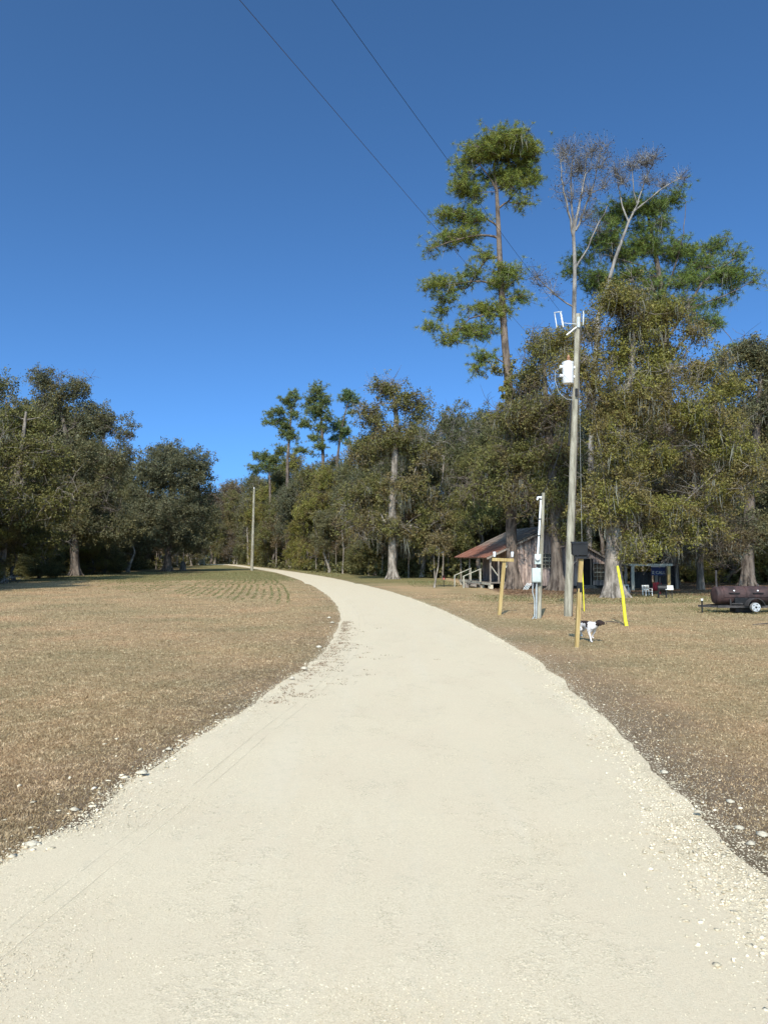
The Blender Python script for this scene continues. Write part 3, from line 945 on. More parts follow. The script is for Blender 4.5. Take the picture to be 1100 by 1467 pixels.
# bits of torn turf on the inside of the bend
n = 300
y = rng.uniform(11, 25, n)
x = left_x(y) + 0.15 + rng.exponential(0.32, n) * np.clip((27 - y) / 9, 0.3, 1)
P = np.repeat(np.stack([x, y, road_z(x, y)], 1), 9, axis=0)
P[:, :2] += rng.normal(size=(len(P), 2)) * np.array([0.06, 0.035])
v, f = blades(rng, P[:, 0], P[:, 1], 0.02 + 0.02 * rng.random(len(P)), np.full(len(P), 0.014), 2.5)
v[:, 2] += np.repeat(P[:, 2], 3)
o = np_obj('torn_turf', M['litter_leaf'], None, v, f)
tag(o, 'dark scraps of torn dry turf on the inner edge of the bend', 'turf scraps', kind='stuff')

# larger single chunks
LBL = 'fist sized white limestone chunk lying at the edge of the gravel road'
GRP = 'limestone chunks along the road edge'
proto = None
for (px, py, sz) in [(951, 1108, .045), (1000, 1170, .04), (202, 1110, .06), (206, 1113, .05), (1092, 1198, .05), (1074, 1210, .04), (1046, 1150, .04), (1059, 1188, .04),
                     (471, 886, .09), (476, 893, .08), (457, 928, .08), (436, 961, .07), (418, 975, .06), (243, 1075, .05), (108, 1162, .05), (47, 1212, .055)]:
    p = gr(px, py)
    if proto is None:
        v, f = stones(rng, np.zeros(1), np.zeros(1), np.zeros(1), np.ones(1), ICO_V, ICO_F)
        proto = np_obj('limestone_chunk', M['stone_white'], None, v, f)
        tag(proto, LBL, 'stone', GRP); o = proto
    else:
        o = proto.copy(); COL.objects.link(o)
    o.location = (p.x, p.y, sz * 0.35 + (0.03 if left_x(p.y) < p.x < right_x(p.y) else 0))
    o.scale = (sz, sz * 0.8, sz * 0.8); o.rotation_euler = (0, 0, rng.random() * 6)

# ================================================================== TREES
#TREES#
# --- tall pine beside the cabin (its limbs measured one by one)
hero_lobes = [(725, 214, 45, 18), (725, 214, 36, 18), (689, 224, 28, 16), (665, 232, 14, 8), (759, 219, 15, 14), (748, 240, 20, 13), (720, 250, 22, 11), (759, 258, 9, 12), (756, 276, 9, 6),
    (746, 294, 8, 6), (733, 265, 13, 10), (665, 255, 13, 10), (658, 271, 13, 11), (676, 276, 14, 11), (665, 304, 22, 11), (640, 309, 15, 8), (684, 315, 12, 10), (640, 341, 18, 8),
    (665, 338, 15, 10), (611, 359, 9, 6), (621, 351, 9, 7), (694, 364, 11, 8), (728, 392, 20, 12), (717, 408, 18, 10), (746, 424, 13, 5), (673, 392, 11, 10), (658, 405, 17, 8), (632, 408, 13, 7),
    (614, 410, 7, 5), (640, 429, 18, 8), (632, 444, 13, 9), (671, 442, 11, 8), (694, 439, 13, 7), (715, 444, 11, 8), (621, 467, 7, 7), (668, 470, 19, 8), (689, 478, 15, 7),
    (702, 467, 11, 8), (645, 486, 13, 6), (694, 514, 13, 7), (684, 530, 11, 6), (709, 514, 7, 5)]
hero_trunk = [(735, 842, .48), (733, 800, .39), (732, 750, .36), (733, 650, .34), (730, 570, .29), (723, 490, .25), (717, 400, .21), (714, 330, .17), (711, 270, .12), (707, 235, .07)]
base = at(734, HORIZ, 50)
rng = np.random.default_rng(3)
ivy = []
for t in np.linspace(0, 1, 34):
    p = at(733 - 8 * t + rng.normal() * 9, 690 - 170 * t, 50) - Vector((base.x, 50, 0))
    ivy.append((p.x, p.y - 0.25 + rng.normal() * 0.3, p.z))
px_tree('pine_tree', 734, 50, 'tallest lone pine with tufted flat limbs, its trunk in front of the cabin porch', None, hero_trunk, hero_lobes, 11, depth=1.1,
        limbs_px=[[(716, 342, 0.091), (700, 337, 0.077), (672, 342, 0.059, -.4), (640, 352, 0.042, -.6), (614, 362, 0.021, -.6)], [(716, 368, 0.091), (700, 368, 0.077, .2), (684, 388, 0.063, .4), (670, 408, 0.049, .5), (650, 414, 0.028, .5)],
                  [(717, 409, 0.084), (690, 406, 0.063, -.3), (655, 410, 0.035, -.5)], [(722, 455, 0.084), (700, 450, 0.070), (672, 456, 0.042), (650, 480, 0.021)], [(713, 325, 0.070), (700, 312, 0.056, .3), (672, 300, 0.035, .5)],
                  [(712, 300, 0.070), (728, 285, 0.056, .3), (748, 262, 0.028, .5)], [(711, 275, 0.070), (695, 250, 0.056, -.3), (672, 232, 0.028, -.5)], [(717, 420, 0.070), (735, 405, 0.049, -.3), (748, 395, 0.021, -.4)]],
        kind='pine', leaf='needles', bark='bark_pine', ncl=520, cr=0.74, tips=9, per=27, L=0.30, W=0.025, tip=0.022, twigs=6, attach=14, shell=0.3, rise=0.25, arch=0.10,
        moss=14, moss_len=1.6, ivy=ivy)

# --- big spreading pine behind, right
rp_lobes = [(872, 345, 20, 18), (850, 410, 18, 16), (900, 425, 26, 16), (935, 408, 24, 16), (985, 395, 18, 16), (1012, 378, 18, 14), (862, 305, 12, 10), (920, 350, 24, 18), (968, 345, 14, 14), (1040, 390, 18, 12), (965, 440, 18, 14), (910, 300, 20, 12), (890, 297, 24, 18), (877, 319, 18, 17), (933, 304, 24, 18), (958, 288, 12, 13), (974, 279, 6, 11), (945, 325, 20, 15), (915, 328, 24, 15), (859, 341, 18, 13), (893, 362, 24, 18), (933, 356, 24, 18),
    (961, 365, 20, 16), (908, 390, 24, 16), (945, 393, 24, 14), (983, 359, 17, 12), (995, 372, 15, 13), (1023, 353, 18, 12), (1038, 347, 13, 12), (1047, 372, 15, 13), (1057, 396, 15, 10), (1029, 396, 20, 14),
    (1001, 409, 17, 12), (1076, 406, 9, 8), (1047, 415, 9, 7), (1026, 435, 7, 10), (1007, 461, 22, 9), (1023, 464, 9, 9), (989, 458, 11, 13), (970, 409, 15, 11), (843, 365, 9, 12), (822, 375, 13, 15),
    (816, 392, 10, 10), (853, 396, 14, 14), (880, 405, 20, 14), (990, 435, 20, 12), (940, 430, 25, 15), (1050, 505, 10, 8), (1035, 520, 14, 10)]
rp_trunk = [(962, 838, .5), (958, 700, .42), (955, 560, .36), (952, 480, .30), (946, 410, .24), (936, 350, .16), (926, 300, .07)]
px_tree('pine_tree', 962, 58, 'broad spreading pine crown towering behind the fire pit and smoker', None, rp_trunk, rp_lobes, 12, depth=1.2,
        limbs_px=[[(953, 490, 0.120), (975, 450, 0.102, -.4), (1000, 410, 0.078, -.8), (1030, 385, 0.054, -1), (1058, 372, 0.024, -1)], [(950, 450, 0.096), (930, 410, 0.072, .4), (905, 370, 0.048, .6), (890, 320, 0.024, .6)],
                  [(948, 430, 0.084), (962, 390, 0.060, -.5), (972, 340, 0.036, -.8), (976, 295, 0.018, -.8)], [(954, 520, 0.096), (985, 480, 0.072), (1012, 462, 0.036)], [(944, 400, 0.072), (915, 385, 0.048, -.6), (860, 370, 0.024, -.8)],
                  [(975, 450, 0.072, -.4), (1020, 432, 0.048, -.8), (1070, 410, 0.024, -1)]],
        kind='pine', leaf='needles', bark='bark', ncl=620, cr=0.82, tips=10, per=19, L=0.33, W=0.029, tip=0.024, twigs=6, attach=17, shell=0.3, rise=0.25, arch=0.10, moss=26, moss_len=2.2)

# --- dead-topped bare trees
b1 = [(806, 222, 13, 16), (806, 262, 10, 14), (822, 215, 18, 14), (832, 240, 20, 22), (846, 216, 14, 12), (862, 214, 14, 12), (860, 240, 15, 14), (815, 282, 14, 14), (845, 275, 18, 18), (866, 268, 12, 14),
      (798, 275, 6, 10), (840, 310, 16, 14), (775, 405, 14, 8), (790, 420, 14, 8), (768, 398, 8, 8), (856, 330, 14, 12)]
t1 = [(826, 842, 0.234), (824, 640, 0.203), (822, 440, 0.164), (823, 380, 0.140), (821, 335, 0.117), (830, 290, 0.078), (838, 250, 0.047)]
px_tree('dead_tree', 826, 54, 'bare leafless tree with pale trunk and twiggy fan top, left one above the pole', None, t1, b1, 21,
        limbs_px=[[(821, 340, 0.101), (812, 305, 0.078, -.3), (804, 270, 0.055, -.4), (800, 225, 0.023, -.4)], [(821, 330, 0.094), (819, 290, 0.070, .3), (820, 240, 0.047, .4), (824, 205, 0.023, .4)], [(824, 330, 0.094), (838, 300, 0.070, .3), (852, 262, 0.047, .5), (862, 215, 0.023, .6)],
                  [(822, 390, 0.078), (846, 345, 0.062, -.4), (866, 300, 0.031, -.6)], [(822, 440, 0.070), (800, 425, 0.055), (780, 408, 0.039), (766, 396, 0.023)], [(829, 300, 0.070), (838, 250, 0.047), (842, 212, 0.023)]],
        kind='bare', leaf='cones', bark='bark_dead', ncl=210, cr=1.05, tips=8, per=1, L=0.10, W=0.07, tip=0.016, twigs=8, attach=18, shell=0.2, rise=1.5, arch=-0.14)
b2 = [(902, 238, 12, 10), (922, 236, 18, 10), (938, 226, 10, 8), (950, 264, 22, 6), (972, 258, 10, 4), (980, 256, 5, 3), (890, 262, 8, 12), (925, 262, 14, 8), (880, 250, 8, 10)]
t2 = [(842, 845, 0.234), (846, 640, 0.211), (856, 455, 0.187), (868, 415, 0.156), (881, 370, 0.133), (900, 318, 0.094), (915, 288, 0.055)]
px_tree('dead_tree', 842, 56, 'bare leaning tree with peeling bark whose thin top bends right over the pines', None, t2, b2, 22,
        limbs_px=[[(900, 318, 0.078), (890, 280, 0.055, .3), (886, 250, 0.023, .4)], [(905, 305, 0.078), (930, 285, 0.062, -.3), (955, 268, 0.039, -.4), (982, 257, 0.016, -.4)], [(912, 292, 0.062), (922, 260, 0.047, .2), (938, 228, 0.023, .3)], [(912, 292, 0.055), (903, 262, 0.039, -.3), (900, 235, 0.016, -.3)]],
        kind='bare', leaf='cones', bark='bark_dead', ncl=120, cr=0.95, tips=8, per=1, L=0.10, W=0.07, tip=0.017, twigs=8, attach=18, shell=0.2, rise=1.4, arch=-0.1)

# --- the pale-barked oak beside the yellow guard and its broad mossy crown
oak_lobes = [(905, 425, 40, 16), (960, 440, 34, 18), (1000, 470, 26, 22), (880, 436, 44, 20), (915, 470, 56, 30), (800, 490, 26, 22), (820, 530, 34, 34), (1035, 560, 26, 26), (940, 540, 60, 34), (1040, 510, 16, 16), (885, 600, 50, 34), (930, 455, 36, 22), (842, 472, 26, 22), (900, 505, 46, 30), (962, 505, 38, 28), (1002, 530, 32, 26), (850, 560, 40, 32), (915, 572, 50, 32), (980, 590, 42, 32), (1022, 622, 36, 34),
    (1056, 660, 34, 34), (870, 640, 44, 36, -1.0), (940, 650, 46, 36), (895, 715, 44, 36, -1.2), (962, 735, 46, 34), (1012, 740, 38, 36), (848, 725, 30, 36, -0.8), (905, 782, 30, 16, -1.0), (885, 675, 30, 26, -1.1), (950, 775, 34, 18), (1040, 700, 30, 30)]
oak_trunk = [(879, 853, .52), (878, 800, .43), (879, 740, .36), (884, 660, .32), (896, 580, .26), (905, 510, .18), (908, 455, .08)]
px_tree('oak_tree', 879, 40, 'pale barked oak with wide mossy olive crown standing just behind the yellow guard', None, oak_trunk, oak_lobes, 31, depth=0.8,
        limbs_px=[[(879, 735, .2), (905, 690, .15, .4), (945, 640, .09, .8), (985, 600, .04, 1)], [(882, 690, .18), (860, 640, .12, .8), (848, 570, .07, 1), (842, 490, .03, 1)], [(892, 610, .15), (930, 560, .1, .8), (960, 510, .05, 1)]],
        leaf='leaf_gold', bark='bark_pale', ncl=1050, cr=0.6, tips=8, per=24, L=0.115, W=0.07, tip=0.013, twigs=2, attach=2.6, shell=0.3, moss=190, moss_len=1.5, bare=150, flare=1.5)

# --- dim oak before the cabin wall, twiggy
tc_lobes = [(780, 500, 26, 22), (762, 545, 32, 28), (742, 600, 34, 30), (790, 590, 32, 30), (760, 650, 40, 30), (715, 660, 30, 28), (800, 660, 34, 32), (735, 705, 34, 24), (785, 715, 40, 24), (830, 700, 26, 30), (690, 700, 26, 26), (815, 760, 24, 20)]
tc_trunk = [(798, 840, .46), (797, 800, .36), (795, 740, .32), (790, 660, .30), (782, 580, .2), (778, 510, .08)]
px_tree('oak_tree', 798, 48, 'dark trunked oak close against the cabin front, twiggy half bare crown', None, tc_trunk, tc_lobes, 32,
        leaf='leaf_olive', bark='bark', ncl=520, cr=0.7, tips=8, per=20, L=0.14, W=0.08, tip=0.018, twigs=5, attach=4.0, shell=0.3, moss=80, moss_len=1.5, bare=120)

# --- tangle of vines and brown twigs between the pale oak and the right edge
tv_lobes = [(985, 600, 40, 30), (1030, 620, 34, 30), (950, 640, 40, 34), (1000, 670, 44, 34), (1050, 690, 30, 34), (960, 710, 44, 34), (1010, 740, 44, 34), (1045, 770, 30, 26), (930, 760, 36, 26), (980, 785, 36, 18), (900, 690, 30, 30)]
px_tree('oak_tree', 1003, 49, 'vine tangled brown twigged tree between the pale barked oak and the smoker', None, [(1003, 842, .24), (1001, 780, .2), (995, 700, .16), (985, 600, .06)], tv_lobes, 46,
        leaf='leaf_brown', bark='bark', ncl=560, cr=0.7, tips=8, per=20, L=0.12, W=0.07, tip=0.013, twigs=6, attach=2.5, shell=0.3, moss=120, moss_len=1.4, bare=160)
# --- oak at the right edge
tb_lobes = [(1075, 505, 26, 22), (1100, 520, 30, 30), (1062, 548, 24, 22), (1095, 590, 30, 36), (1120, 560, 30, 40), (1092, 680, 34, 40), (1062, 760, 34, 34), (1110, 760, 40, 40), (1030, 780, 30, 26), (1130, 680, 36, 40)]
tb_trunk = [(1070, 838, .5), (1070, 790, .42), (1074, 700, .34), (1085, 600, .24), (1090, 520, .09)]
px_tree('oak_tree', 1070, 53, 'grey green oak with dark trunk rising behind the smoker at the right edge', None, tb_trunk, tb_lobes, 33,
        leaf='leaf_grey', bark='bark', ncl=360, cr=0.75, tips=8, per=26, L=0.16, W=0.09, tip=0.02, attach=3, shell=0.35, moss=40, bare=12)

# --- moss-hung oak on the right of the bend
td_lobes = [(553, 556, 22, 14), (580, 578, 22, 16), (530, 592, 24, 20), (604, 588, 16, 16), (560, 628, 42, 26), (520, 645, 26, 26), (604, 650, 28, 26), (542, 702, 36, 28), (592, 705, 30, 26), (622, 742, 22, 24),
    (505, 720, 26, 24), (555, 752, 28, 18), (515, 755, 22, 20), (600, 765, 24, 16)]
td_trunk = [(562, 829, .46), (562, 780, .40), (562, 720, .36), (566, 650, .30), (568, 600, .24), (562, 555, .08)]
px_tree('oak_tree', 562, 72, 'moss hung oak with a straight pale trunk alone at the bend of the road', None, td_trunk, td_lobes, 34,
        leaf='leaf_olive', bark='bark_pale', ncl=420, cr=0.85, tips=8, per=22, L=0.19, W=0.11, tip=0.022, twigs=4, attach=5, shell=0.35, moss=90, moss_len=2.4, bare=45)

# --- dense round oak on the far left lawn
lo_lobes = [(243, 668, 44, 36), (215, 690, 36, 38), (275, 690, 28, 44), (200, 735, 40, 34), (245, 735, 56, 40), (284, 735, 22, 44), (225, 775, 46, 24), (270, 775, 32, 22), (180, 760, 26, 26), (245, 650, 34, 18), (290, 665, 12, 20)]
lo_trunk = [(240, 818, .62), (241, 798, .5), (243, 770, .42), (245, 720, .34), (244, 650, .12)]
px_tree('oak_tree', 240, 108, 'dense round dark oak standing by itself on the far left lawn', None, lo_trunk, lo_lobes, 35, depth=0.9,
        leaf='leaf_grey', bark='bark', ncl=480, cr=1.1, tips=10, per=24, L=0.24, W=0.14, tip=0.03, twigs=2, attach=2.2, shell=0.55)

# --- left group: leaning pale tree and its neighbours
ll_lobes = [(30, 600, 40, 34), (5, 640, 40, 40), (60, 660, 36, 34), (20, 720, 46, 36), (75, 720, 34, 40), (-20, 700, 36, 44), (40, 775, 40, 24), (-5, 560, 24, 26)]
ll_trunk = [(-2, 832, .5), (4, 780, .42), (14, 735, .36), (30, 660, .26), (38, 590, .1)]
px_tree('oak_tree', -2, 64, 'leaning pale trunked oak with bare grey limbs at the left edge', None, ll_trunk, ll_lobes, 36,
        leaf='leaf_olive', bark='bark_pale', ncl=330, cr=0.9, tips=8, per=24, L=0.19, W=0.11, tip=0.026, twigs=5, attach=3, shell=0.35, moss=30, bare=36)
lm_lobes = [(60, 545, 20, 20), (80, 575, 26, 30), (112, 560, 12, 20), (128, 600, 28, 30), (60, 610, 30, 30), (150, 605, 16, 24), (175, 625, 14, 12), (110, 650, 44, 34), (160, 660, 34, 30), (80, 700, 40, 34),
    (140, 710, 44, 32), (110, 755, 40, 26), (170, 755, 30, 22), (70, 770, 30, 22), (187, 614, 8, 8)]
lm_trunk = [(108, 826, .55), (107, 780, .45), (104, 700, .38), (95, 620, .26), (80, 555, .08)]
px_tree('oak_tree', 108, 84, 'tall ragged oak left of the round oak, its crown stepping down to the right', None, lm_trunk, lm_lobes, 37,
        leaf='leaf_grey', bark='bark', ncl=470, cr=1.0, tips=9, per=24, L=0.21, W=0.12, tip=0.026, twigs=3, attach=3.5, shell=0.4, moss=36, bare=22)

# --- pines above the bend
pa = [(420, 566, 12, 8), (414, 575, 14, 12), (420, 592, 9, 12), (400, 592, 15, 9), (386, 594, 8, 6), (408, 610, 14, 11), (396, 604, 10, 6), (417, 624, 9, 9), (405, 622, 8, 6), (424, 632, 4, 4), (384, 606, 6, 4)]
px_tree('pine_tree', 410, 140, 'slim pine left of the three that rise above the bend', None, [(411, 812, .34), (412, 660, .28), (415, 620, .22), (418, 580, .1)], pa, 41,
        kind='pine', leaf='needles_far', bark='bark_pine', ncl=120, cr=0.8, tips=9, per=16, L=0.5, W=0.07, tip=0.035, twigs=4, attach=19, shell=0.2, rise=0.3)
pb = [(456, 560, 18, 10), (445, 572, 16, 14), (466, 575, 14, 14), (455, 590, 20, 12), (440, 605, 14, 8), (435, 608, 10, 6), (462, 612, 12, 12), (452, 628, 16, 8), (430, 645, 12, 6), (460, 640, 12, 8), (446, 648, 18, 6), (470, 600, 8, 10), (446, 672, 12, 4)]
px_tree('pine_tree', 462, 134, 'fullest pine in the middle of the three that rise above the bend', None, [(463, 814, .36), (463, 660, .3), (461, 610, .22), (457, 565, .1)], pb, 42,
        kind='pine', leaf='needles_far', bark='bark_pine', ncl=150, cr=0.85, tips=9, per=16, L=0.5, W=0.07, tip=0.035, twigs=4, attach=17, shell=0.2, rise=0.3)
pc = [(500, 566, 14, 8), (506, 576, 12, 9), (492, 570, 8, 6), (505, 592, 6, 8), (490, 605, 12, 8), (482, 612, 10, 8), (496, 618, 12, 10), (478, 628, 8, 6), (500, 635, 8, 6), (490, 625, 8, 8)]
px_tree('pine_tree', 482, 138, 'thin open pine right of the three that rise above the bend', None, [(482, 812, .3), (483, 660, .25), (488, 620, .18), (499, 572, .07)], pc, 43,
        kind='pine', leaf='needles_far', bark='bark_pine', ncl=110, cr=0.8, tips=8, per=14, L=0.5, W=0.07, tip=0.035, twigs=4, attach=17, shell=0.2, rise=0.3)
pd = [(368, 652, 10, 6), (380, 656, 14, 7), (392, 660, 14, 8), (372, 668, 14, 7), (398, 650, 10, 5), (404, 642, 10, 5), (366, 676, 8, 5), (385, 672, 16, 6)]
px_tree('pine_tree', 388, 150, 'low flat topped pine at the foot of the slim pine above the bend', None, [(388, 811, .3), (387, 700, .24), (385, 655, .08)], pd, 44,
        kind='pine', leaf='needles_far', bark='bark_pine', ncl=90, cr=0.9, tips=9, per=16, L=0.5, W=0.07, tip=0.035, twigs=4, attach=13, shell=0.2, rise=0.3)

# --- woods: a few kinds, copied one by one
def crown_lobes(rng, h, r, low=0.22, n=9):
    lo = [(0, 0, h * 0.62, r * 0.55, r * 0.55, h * 0.26)]
    for i in range(n):
        a = 2 * math.pi * (i + rng.random() * 0.8) / n
        z = h * (low + (0.90 - low) * rng.random())
        k = r * (0.62 if z < h * 0.7 else 0.38)
        lo.append((math.cos(a) * k, math.sin(a) * k, z, r * 0.42, r * 0.42, h * 0.15))
    lo.append((rng.normal() * 0.6, rng.normal() * 0.6, h * 0.90, r * 0.34, r * 0.34, h * 0.10))
    return lo
def trunk_line(rng, h, r0, lean=0.04):
    x = y = 0; pts = []
    for t in (0, .12, .3, .5, .7, .88):
        pts.append((x, y, h * t, r0 * (1 - 0.88 * t)))
        x += rng.normal() * h * lean; y += rng.normal() * h * lean
    return pts
KINDS = {}
def kind_tree(key, seed, h, r, low=0.22, r0=0.32, **kw):
    rng = np.random.default_rng(seed)
    t = make_tree(kw.pop('name', 'woodland_tree'), (0, 0, 0), 'x', None, trunk_line(rng, h, r0), crown_lobes(rng, h, r, low), seed, **kw)
    KINDS[key] = [t, h, 0]
kind_tree('olive', 51, 17, 5.2, leaf='leaf_olive', ncl=300, cr=0.95, tips=8, per=22, L=0.22, W=0.13, tip=0.022, twigs=4, shell=0.35, moss=50, moss_len=1.8, bare=26)
kind_tree('green', 52, 17, 5.4, low=0.07, leaf='leaf_oak', ncl=300, cr=1.0, tips=9, per=24, L=0.22, W=0.13, tip=0.022, twigs=2, shell=0.45, moss=20)
kind_tree('grey', 53, 18, 4.8, leaf='leaf_grey', bark='bark_pale', ncl=300, cr=0.95, tips=8, per=22, L=0.22, W=0.13, tip=0.022, twigs=3, shell=0.35, moss=60, moss_len=2.2, bare=20)
kind_tree('brown', 54, 15, 4.2, leaf='leaf_brown', bark='bark_pale', ncl=260, cr=0.9, tips=7, per=13, L=0.20, W=0.12, tip=0.022, twigs=6, shell=0.3, bare=45, moss=14)
kind_tree('gold', 55, 14, 4.8, low=0.10, leaf='leaf_gold', ncl=300, cr=0.95, tips=8, per=22, L=0.21, W=0.12, tip=0.022, twigs=3, shell=0.4, moss=16, bare=14)
kind_tree('mossy', 56, 19, 5.0, leaf='leaf_oak', bark='bark_pale', ncl=300, cr=0.9, tips=7, per=18, L=0.22, W=0.13, tip=0.024, twigs=5, shell=0.3, moss=110, moss_len=2.6, bare=40)
WORDS = {'olive': 'olive leaved mossy', 'green': 'dark green leafy', 'grey': 'grey green moss hung', 'brown': 'half bare brown twigged', 'gold': 'golden olive low branched', 'mossy': 'grey bearded twiggy'}

SKY_PX = [-250, -60, 0, 60, 115, 195, 206, 250, 304, 318, 338, 352, 400, 470, 515, 545, 590, 640, 700, 740, 790, 850, 920, 1000, 1050, 1062, 1100, 1300]
SKY_PY = [520, 530, 545, 560, 590, 660, 690, 690, 690, 670, 685, 672, 648, 650, 640, 600, 590, 575, 580, 560, 560, 560, 560, 580, 580, 560, 490, 480]
FRONT_PX = [-260, 0, 100, 230, 290, 318, 345, 365, 400, 450, 500, 560, 620, 700, 800, 900, 1000, 1100, 1360]
FRONT_Y = [72, 76, 98, 128, 190, 222, 205, 172, 136, 108, 92, 82, 76, 72, 66, 66, 64, 60, 56]
PLACES = [(60, 'behind the leaning pale oak', 'left'), (135, 'behind the tall ragged oak', 'left'), (200, 'between ragged and round oaks', 'left'), (300, 'behind the round oak', 'left'),
          (348, 'where the road disappears', 'far'), (400, 'behind the far slim pole', 'bend'), (440, 'under the slim pine', 'bend'), (475, 'under the fullest pine', 'bend'), (525, 'under the thin open pine', 'bend'),
          (600, 'behind the moss hung oak', 'middle'), (660, 'behind the crooked young tree', 'middle'), (735, 'behind the cabin porch', 'middle'), (810, 'behind the cabin wall', 'right'),
          (865, 'behind the utility pole', 'right'), (915, 'behind the pale barked oak', 'right'), (1000, 'behind the shelter', 'right'), (9999, 'behind the smoker', 'right')]
def where(px):
    return next(p[1] for p in PLACES if px < p[0])
def woods(px):
    return {'left': 'trees of the left woods', 'far': 'trees at the end of the road', 'bend': 'trees beyond the bend', 'middle': 'trees left of and behind the cabin', 'right': 'trees of the right woods'}[next(p[2] for p in PLACES if px < p[0])]
rng = np.random.default_rng(8)
def plant(key, X, Y, h, wide=1.0, depth=''):
    t, h0, n = KINDS[key]
    px = CX + X / Y * FOC
    lab = f'{depth}{WORDS[key]} tree {where(px)}'
    k = h / h0
    sc = (k * wide, k * wide, k)
    if n == 0:
        t.location = (X, Y, 0); t.scale = sc; t.rotation_euler = (0, 0, rng.random() * 6.28)
        t['label'] = lab; t['group'] = woods(px)
    else:
        copy_thing(t, (X, Y, 0), rng.random() * 6.28, sc, lab, woods(px))
    KINDS[key][2] += 1
PREF = {'left': ['green', 'grey', 'olive', 'green'], 'far': ['brown', 'brown', 'olive', 'grey', 'brown'], 'bend': ['gold', 'olive', 'green', 'grey', 'gold', 'olive'],
        'mid': ['grey', 'mossy', 'green', 'olive', 'mossy'], 'cabin': ['mossy', 'grey', 'olive', 'green'], 'pit': ['olive', 'green', 'mossy', 'gold', 'brown']}
for row, (back, lift) in enumerate([(0, 40), (9, 16), (20, 4), (33, 0), (52, 6)]):
    px = -230 + row * 17
    while px < 1340:
        Y = float(np.interp(px, FRONT_PX, FRONT_Y)) + back + rng.normal() * 1.6
        X = (px - CX) / FOC * Y
        top = float(np.interp(px, SKY_PX, SKY_PY)) + lift + 30 * rng.random()
        if row == 0: top += 40 * rng.random()
        h = at(px, top, Y).z
        zone = 'left' if px < 200 else 'far' if px < 352 else 'bend' if px < 520 else 'mid' if px < 660 else 'cabin' if px < 860 else 'pit'
        ks = PREF[zone]
        clear = not (left_x(Y) - 3 < X < right_x(Y) + 2.2 and Y < 216)
        if 690 < px < 860 and row == 0: clear = False      # the cabin stands here
        if clear:
            plant(ks[int(rng.integers(len(ks)))], X, Y, h, min(1.25, max(0.75, 12.0 / h)) * (0.9 + 0.25 * rng.random()), ['front row ', 'second row ', 'third row ', 'hidden fourth row ', 'hidden last row '][row])
        px += (4.6 + 1.6 * rng.random()) / Y * FOC * (1.0 if row < 2 else 1.25)
for px, Y, h, key in [(-30, 62, 7, 'gold'), (22, 66, 6.5, 'olive'), (58, 74, 6, 'green'), (150, 96, 8, 'green'), (185, 104, 9, 'grey'), (-70, 58, 8, 'green'), (130, 92, 5, 'gold')]:
    plant(key, (px - CX) / FOC * Y, Y, h, 1.3, 'low bushy ')
# trees outside the frame on the left whose shade lies across the lawn
for X, Y, h in [(-31.5, 46, 18), (-36.5, 50, 18), (-29, 41, 15), (-41, 52, 15), (-47, 55, 17), (-52, 60, 18), (-45, 63, 17)]:
    plant('green', X, Y, h, 1.0, 'out of view ')

# --- thin saplings along the front of the woods
sap = make_tree('sapling', (0, 0, 0), 'thin grey sapling trunk standing in the dark woods edge', 'saplings along the woods edge', [(0, 0, 0, .075), (0.1, 0, 2.5, .06), (-0.1, 0.1, 5, .04), (0.1, 0, 7, .015)],
                [(0, 0, 5.2, 1.1, 1.1, 1.6), (0.4, 0.2, 3.6, 0.9, 0.9, 0.8)], 61, leaf='leaf_brown', bark='bark_pale', ncl=34, cr=0.55, tips=5, per=9, L=0.16, W=0.1, tip=0.012, twigs=4, attach=2.2, shell=0.2)
sap_n = 0
for px in np.arange(225, 1120, 9.5):
    px = px + rng.normal() * 3
    if 655 < px < 880: continue
    Y = float(np.interp(px, FRONT_PX, FRONT_Y)) - 3 + rng.random() * 7
    X = (px - CX) / FOC * Y
    if left_x(Y) - 2 < X < right_x(Y) + 2: continue
    k = 0.7 + 0.7 * rng.random()
    if px < 400: k *= 1.3
    lab = f'thin grey sapling {where(px)}'
    if sap_n == 0:
        sap.location = (X, Y, 0); sap['label'] = lab; sap['group'] = 'saplings along the woods edge'
    else:
        copy_thing(sap, (X, Y, 0), rng.random() * 6.28, (k, k, k), lab, 'saplings along the woods edge')
    sap_n += 1

# --- undergrowth in the shade of the woods
P = []
for px in np.arange(-240, 1340, 3.2):
    Y = float(np.interp(px, FRONT_PX, FRONT_Y)) + rng.random() * 12 - 1.5
    X = (px - CX) / FOC * Y
    if left_x(Y) - 2.5 < X < right_x(Y) + 2.5: continue
    if 690 < px < 880 and Y < 69: continue
    hh = 0.5 + 1.3 * rng.random() ** 2
    for _ in range(3): P.append((X + rng.normal() * 0.8, Y + rng.normal() * 0.8, hh * (0.3 + 0.7 * rng.random())))
for px in np.arange(-300, 1400, 1.5):
    Y = float(np.interp(px, FRONT_PX, FRONT_Y)) + 18 + rng.random() * 36
    X = (px - CX) / FOC * Y
    if left_x(Y) - 3.5 < X < right_x(Y) + 3.5: continue
    P.append((X, Y, 0.3 + 4.2 * rng.random() ** 1.3))
lv, lf, _ = broad_leaves(rng, np.array(P), 0.8, 5, 12, 0.32, 0.22)
Q = []
for px in np.arange(-320, 1420, 0.9):
    Y = float(np.interp(px, FRONT_PX, FRONT_Y)) + 56 + rng.random() * 40
    Q.append(((px - CX) / FOC * Y, Y, 0.3 + 9.5 * rng.random()))
qv, qf, _ = broad_leaves(rng, np.array(Q), 1.5, 5, 9, 0.9, 0.6)
tag(np_obj('distant_woods', M['leaf_oak'], None, qv, qf), 'dark mass of woods closing the view far behind the trees', 'woods', kind='stuff')
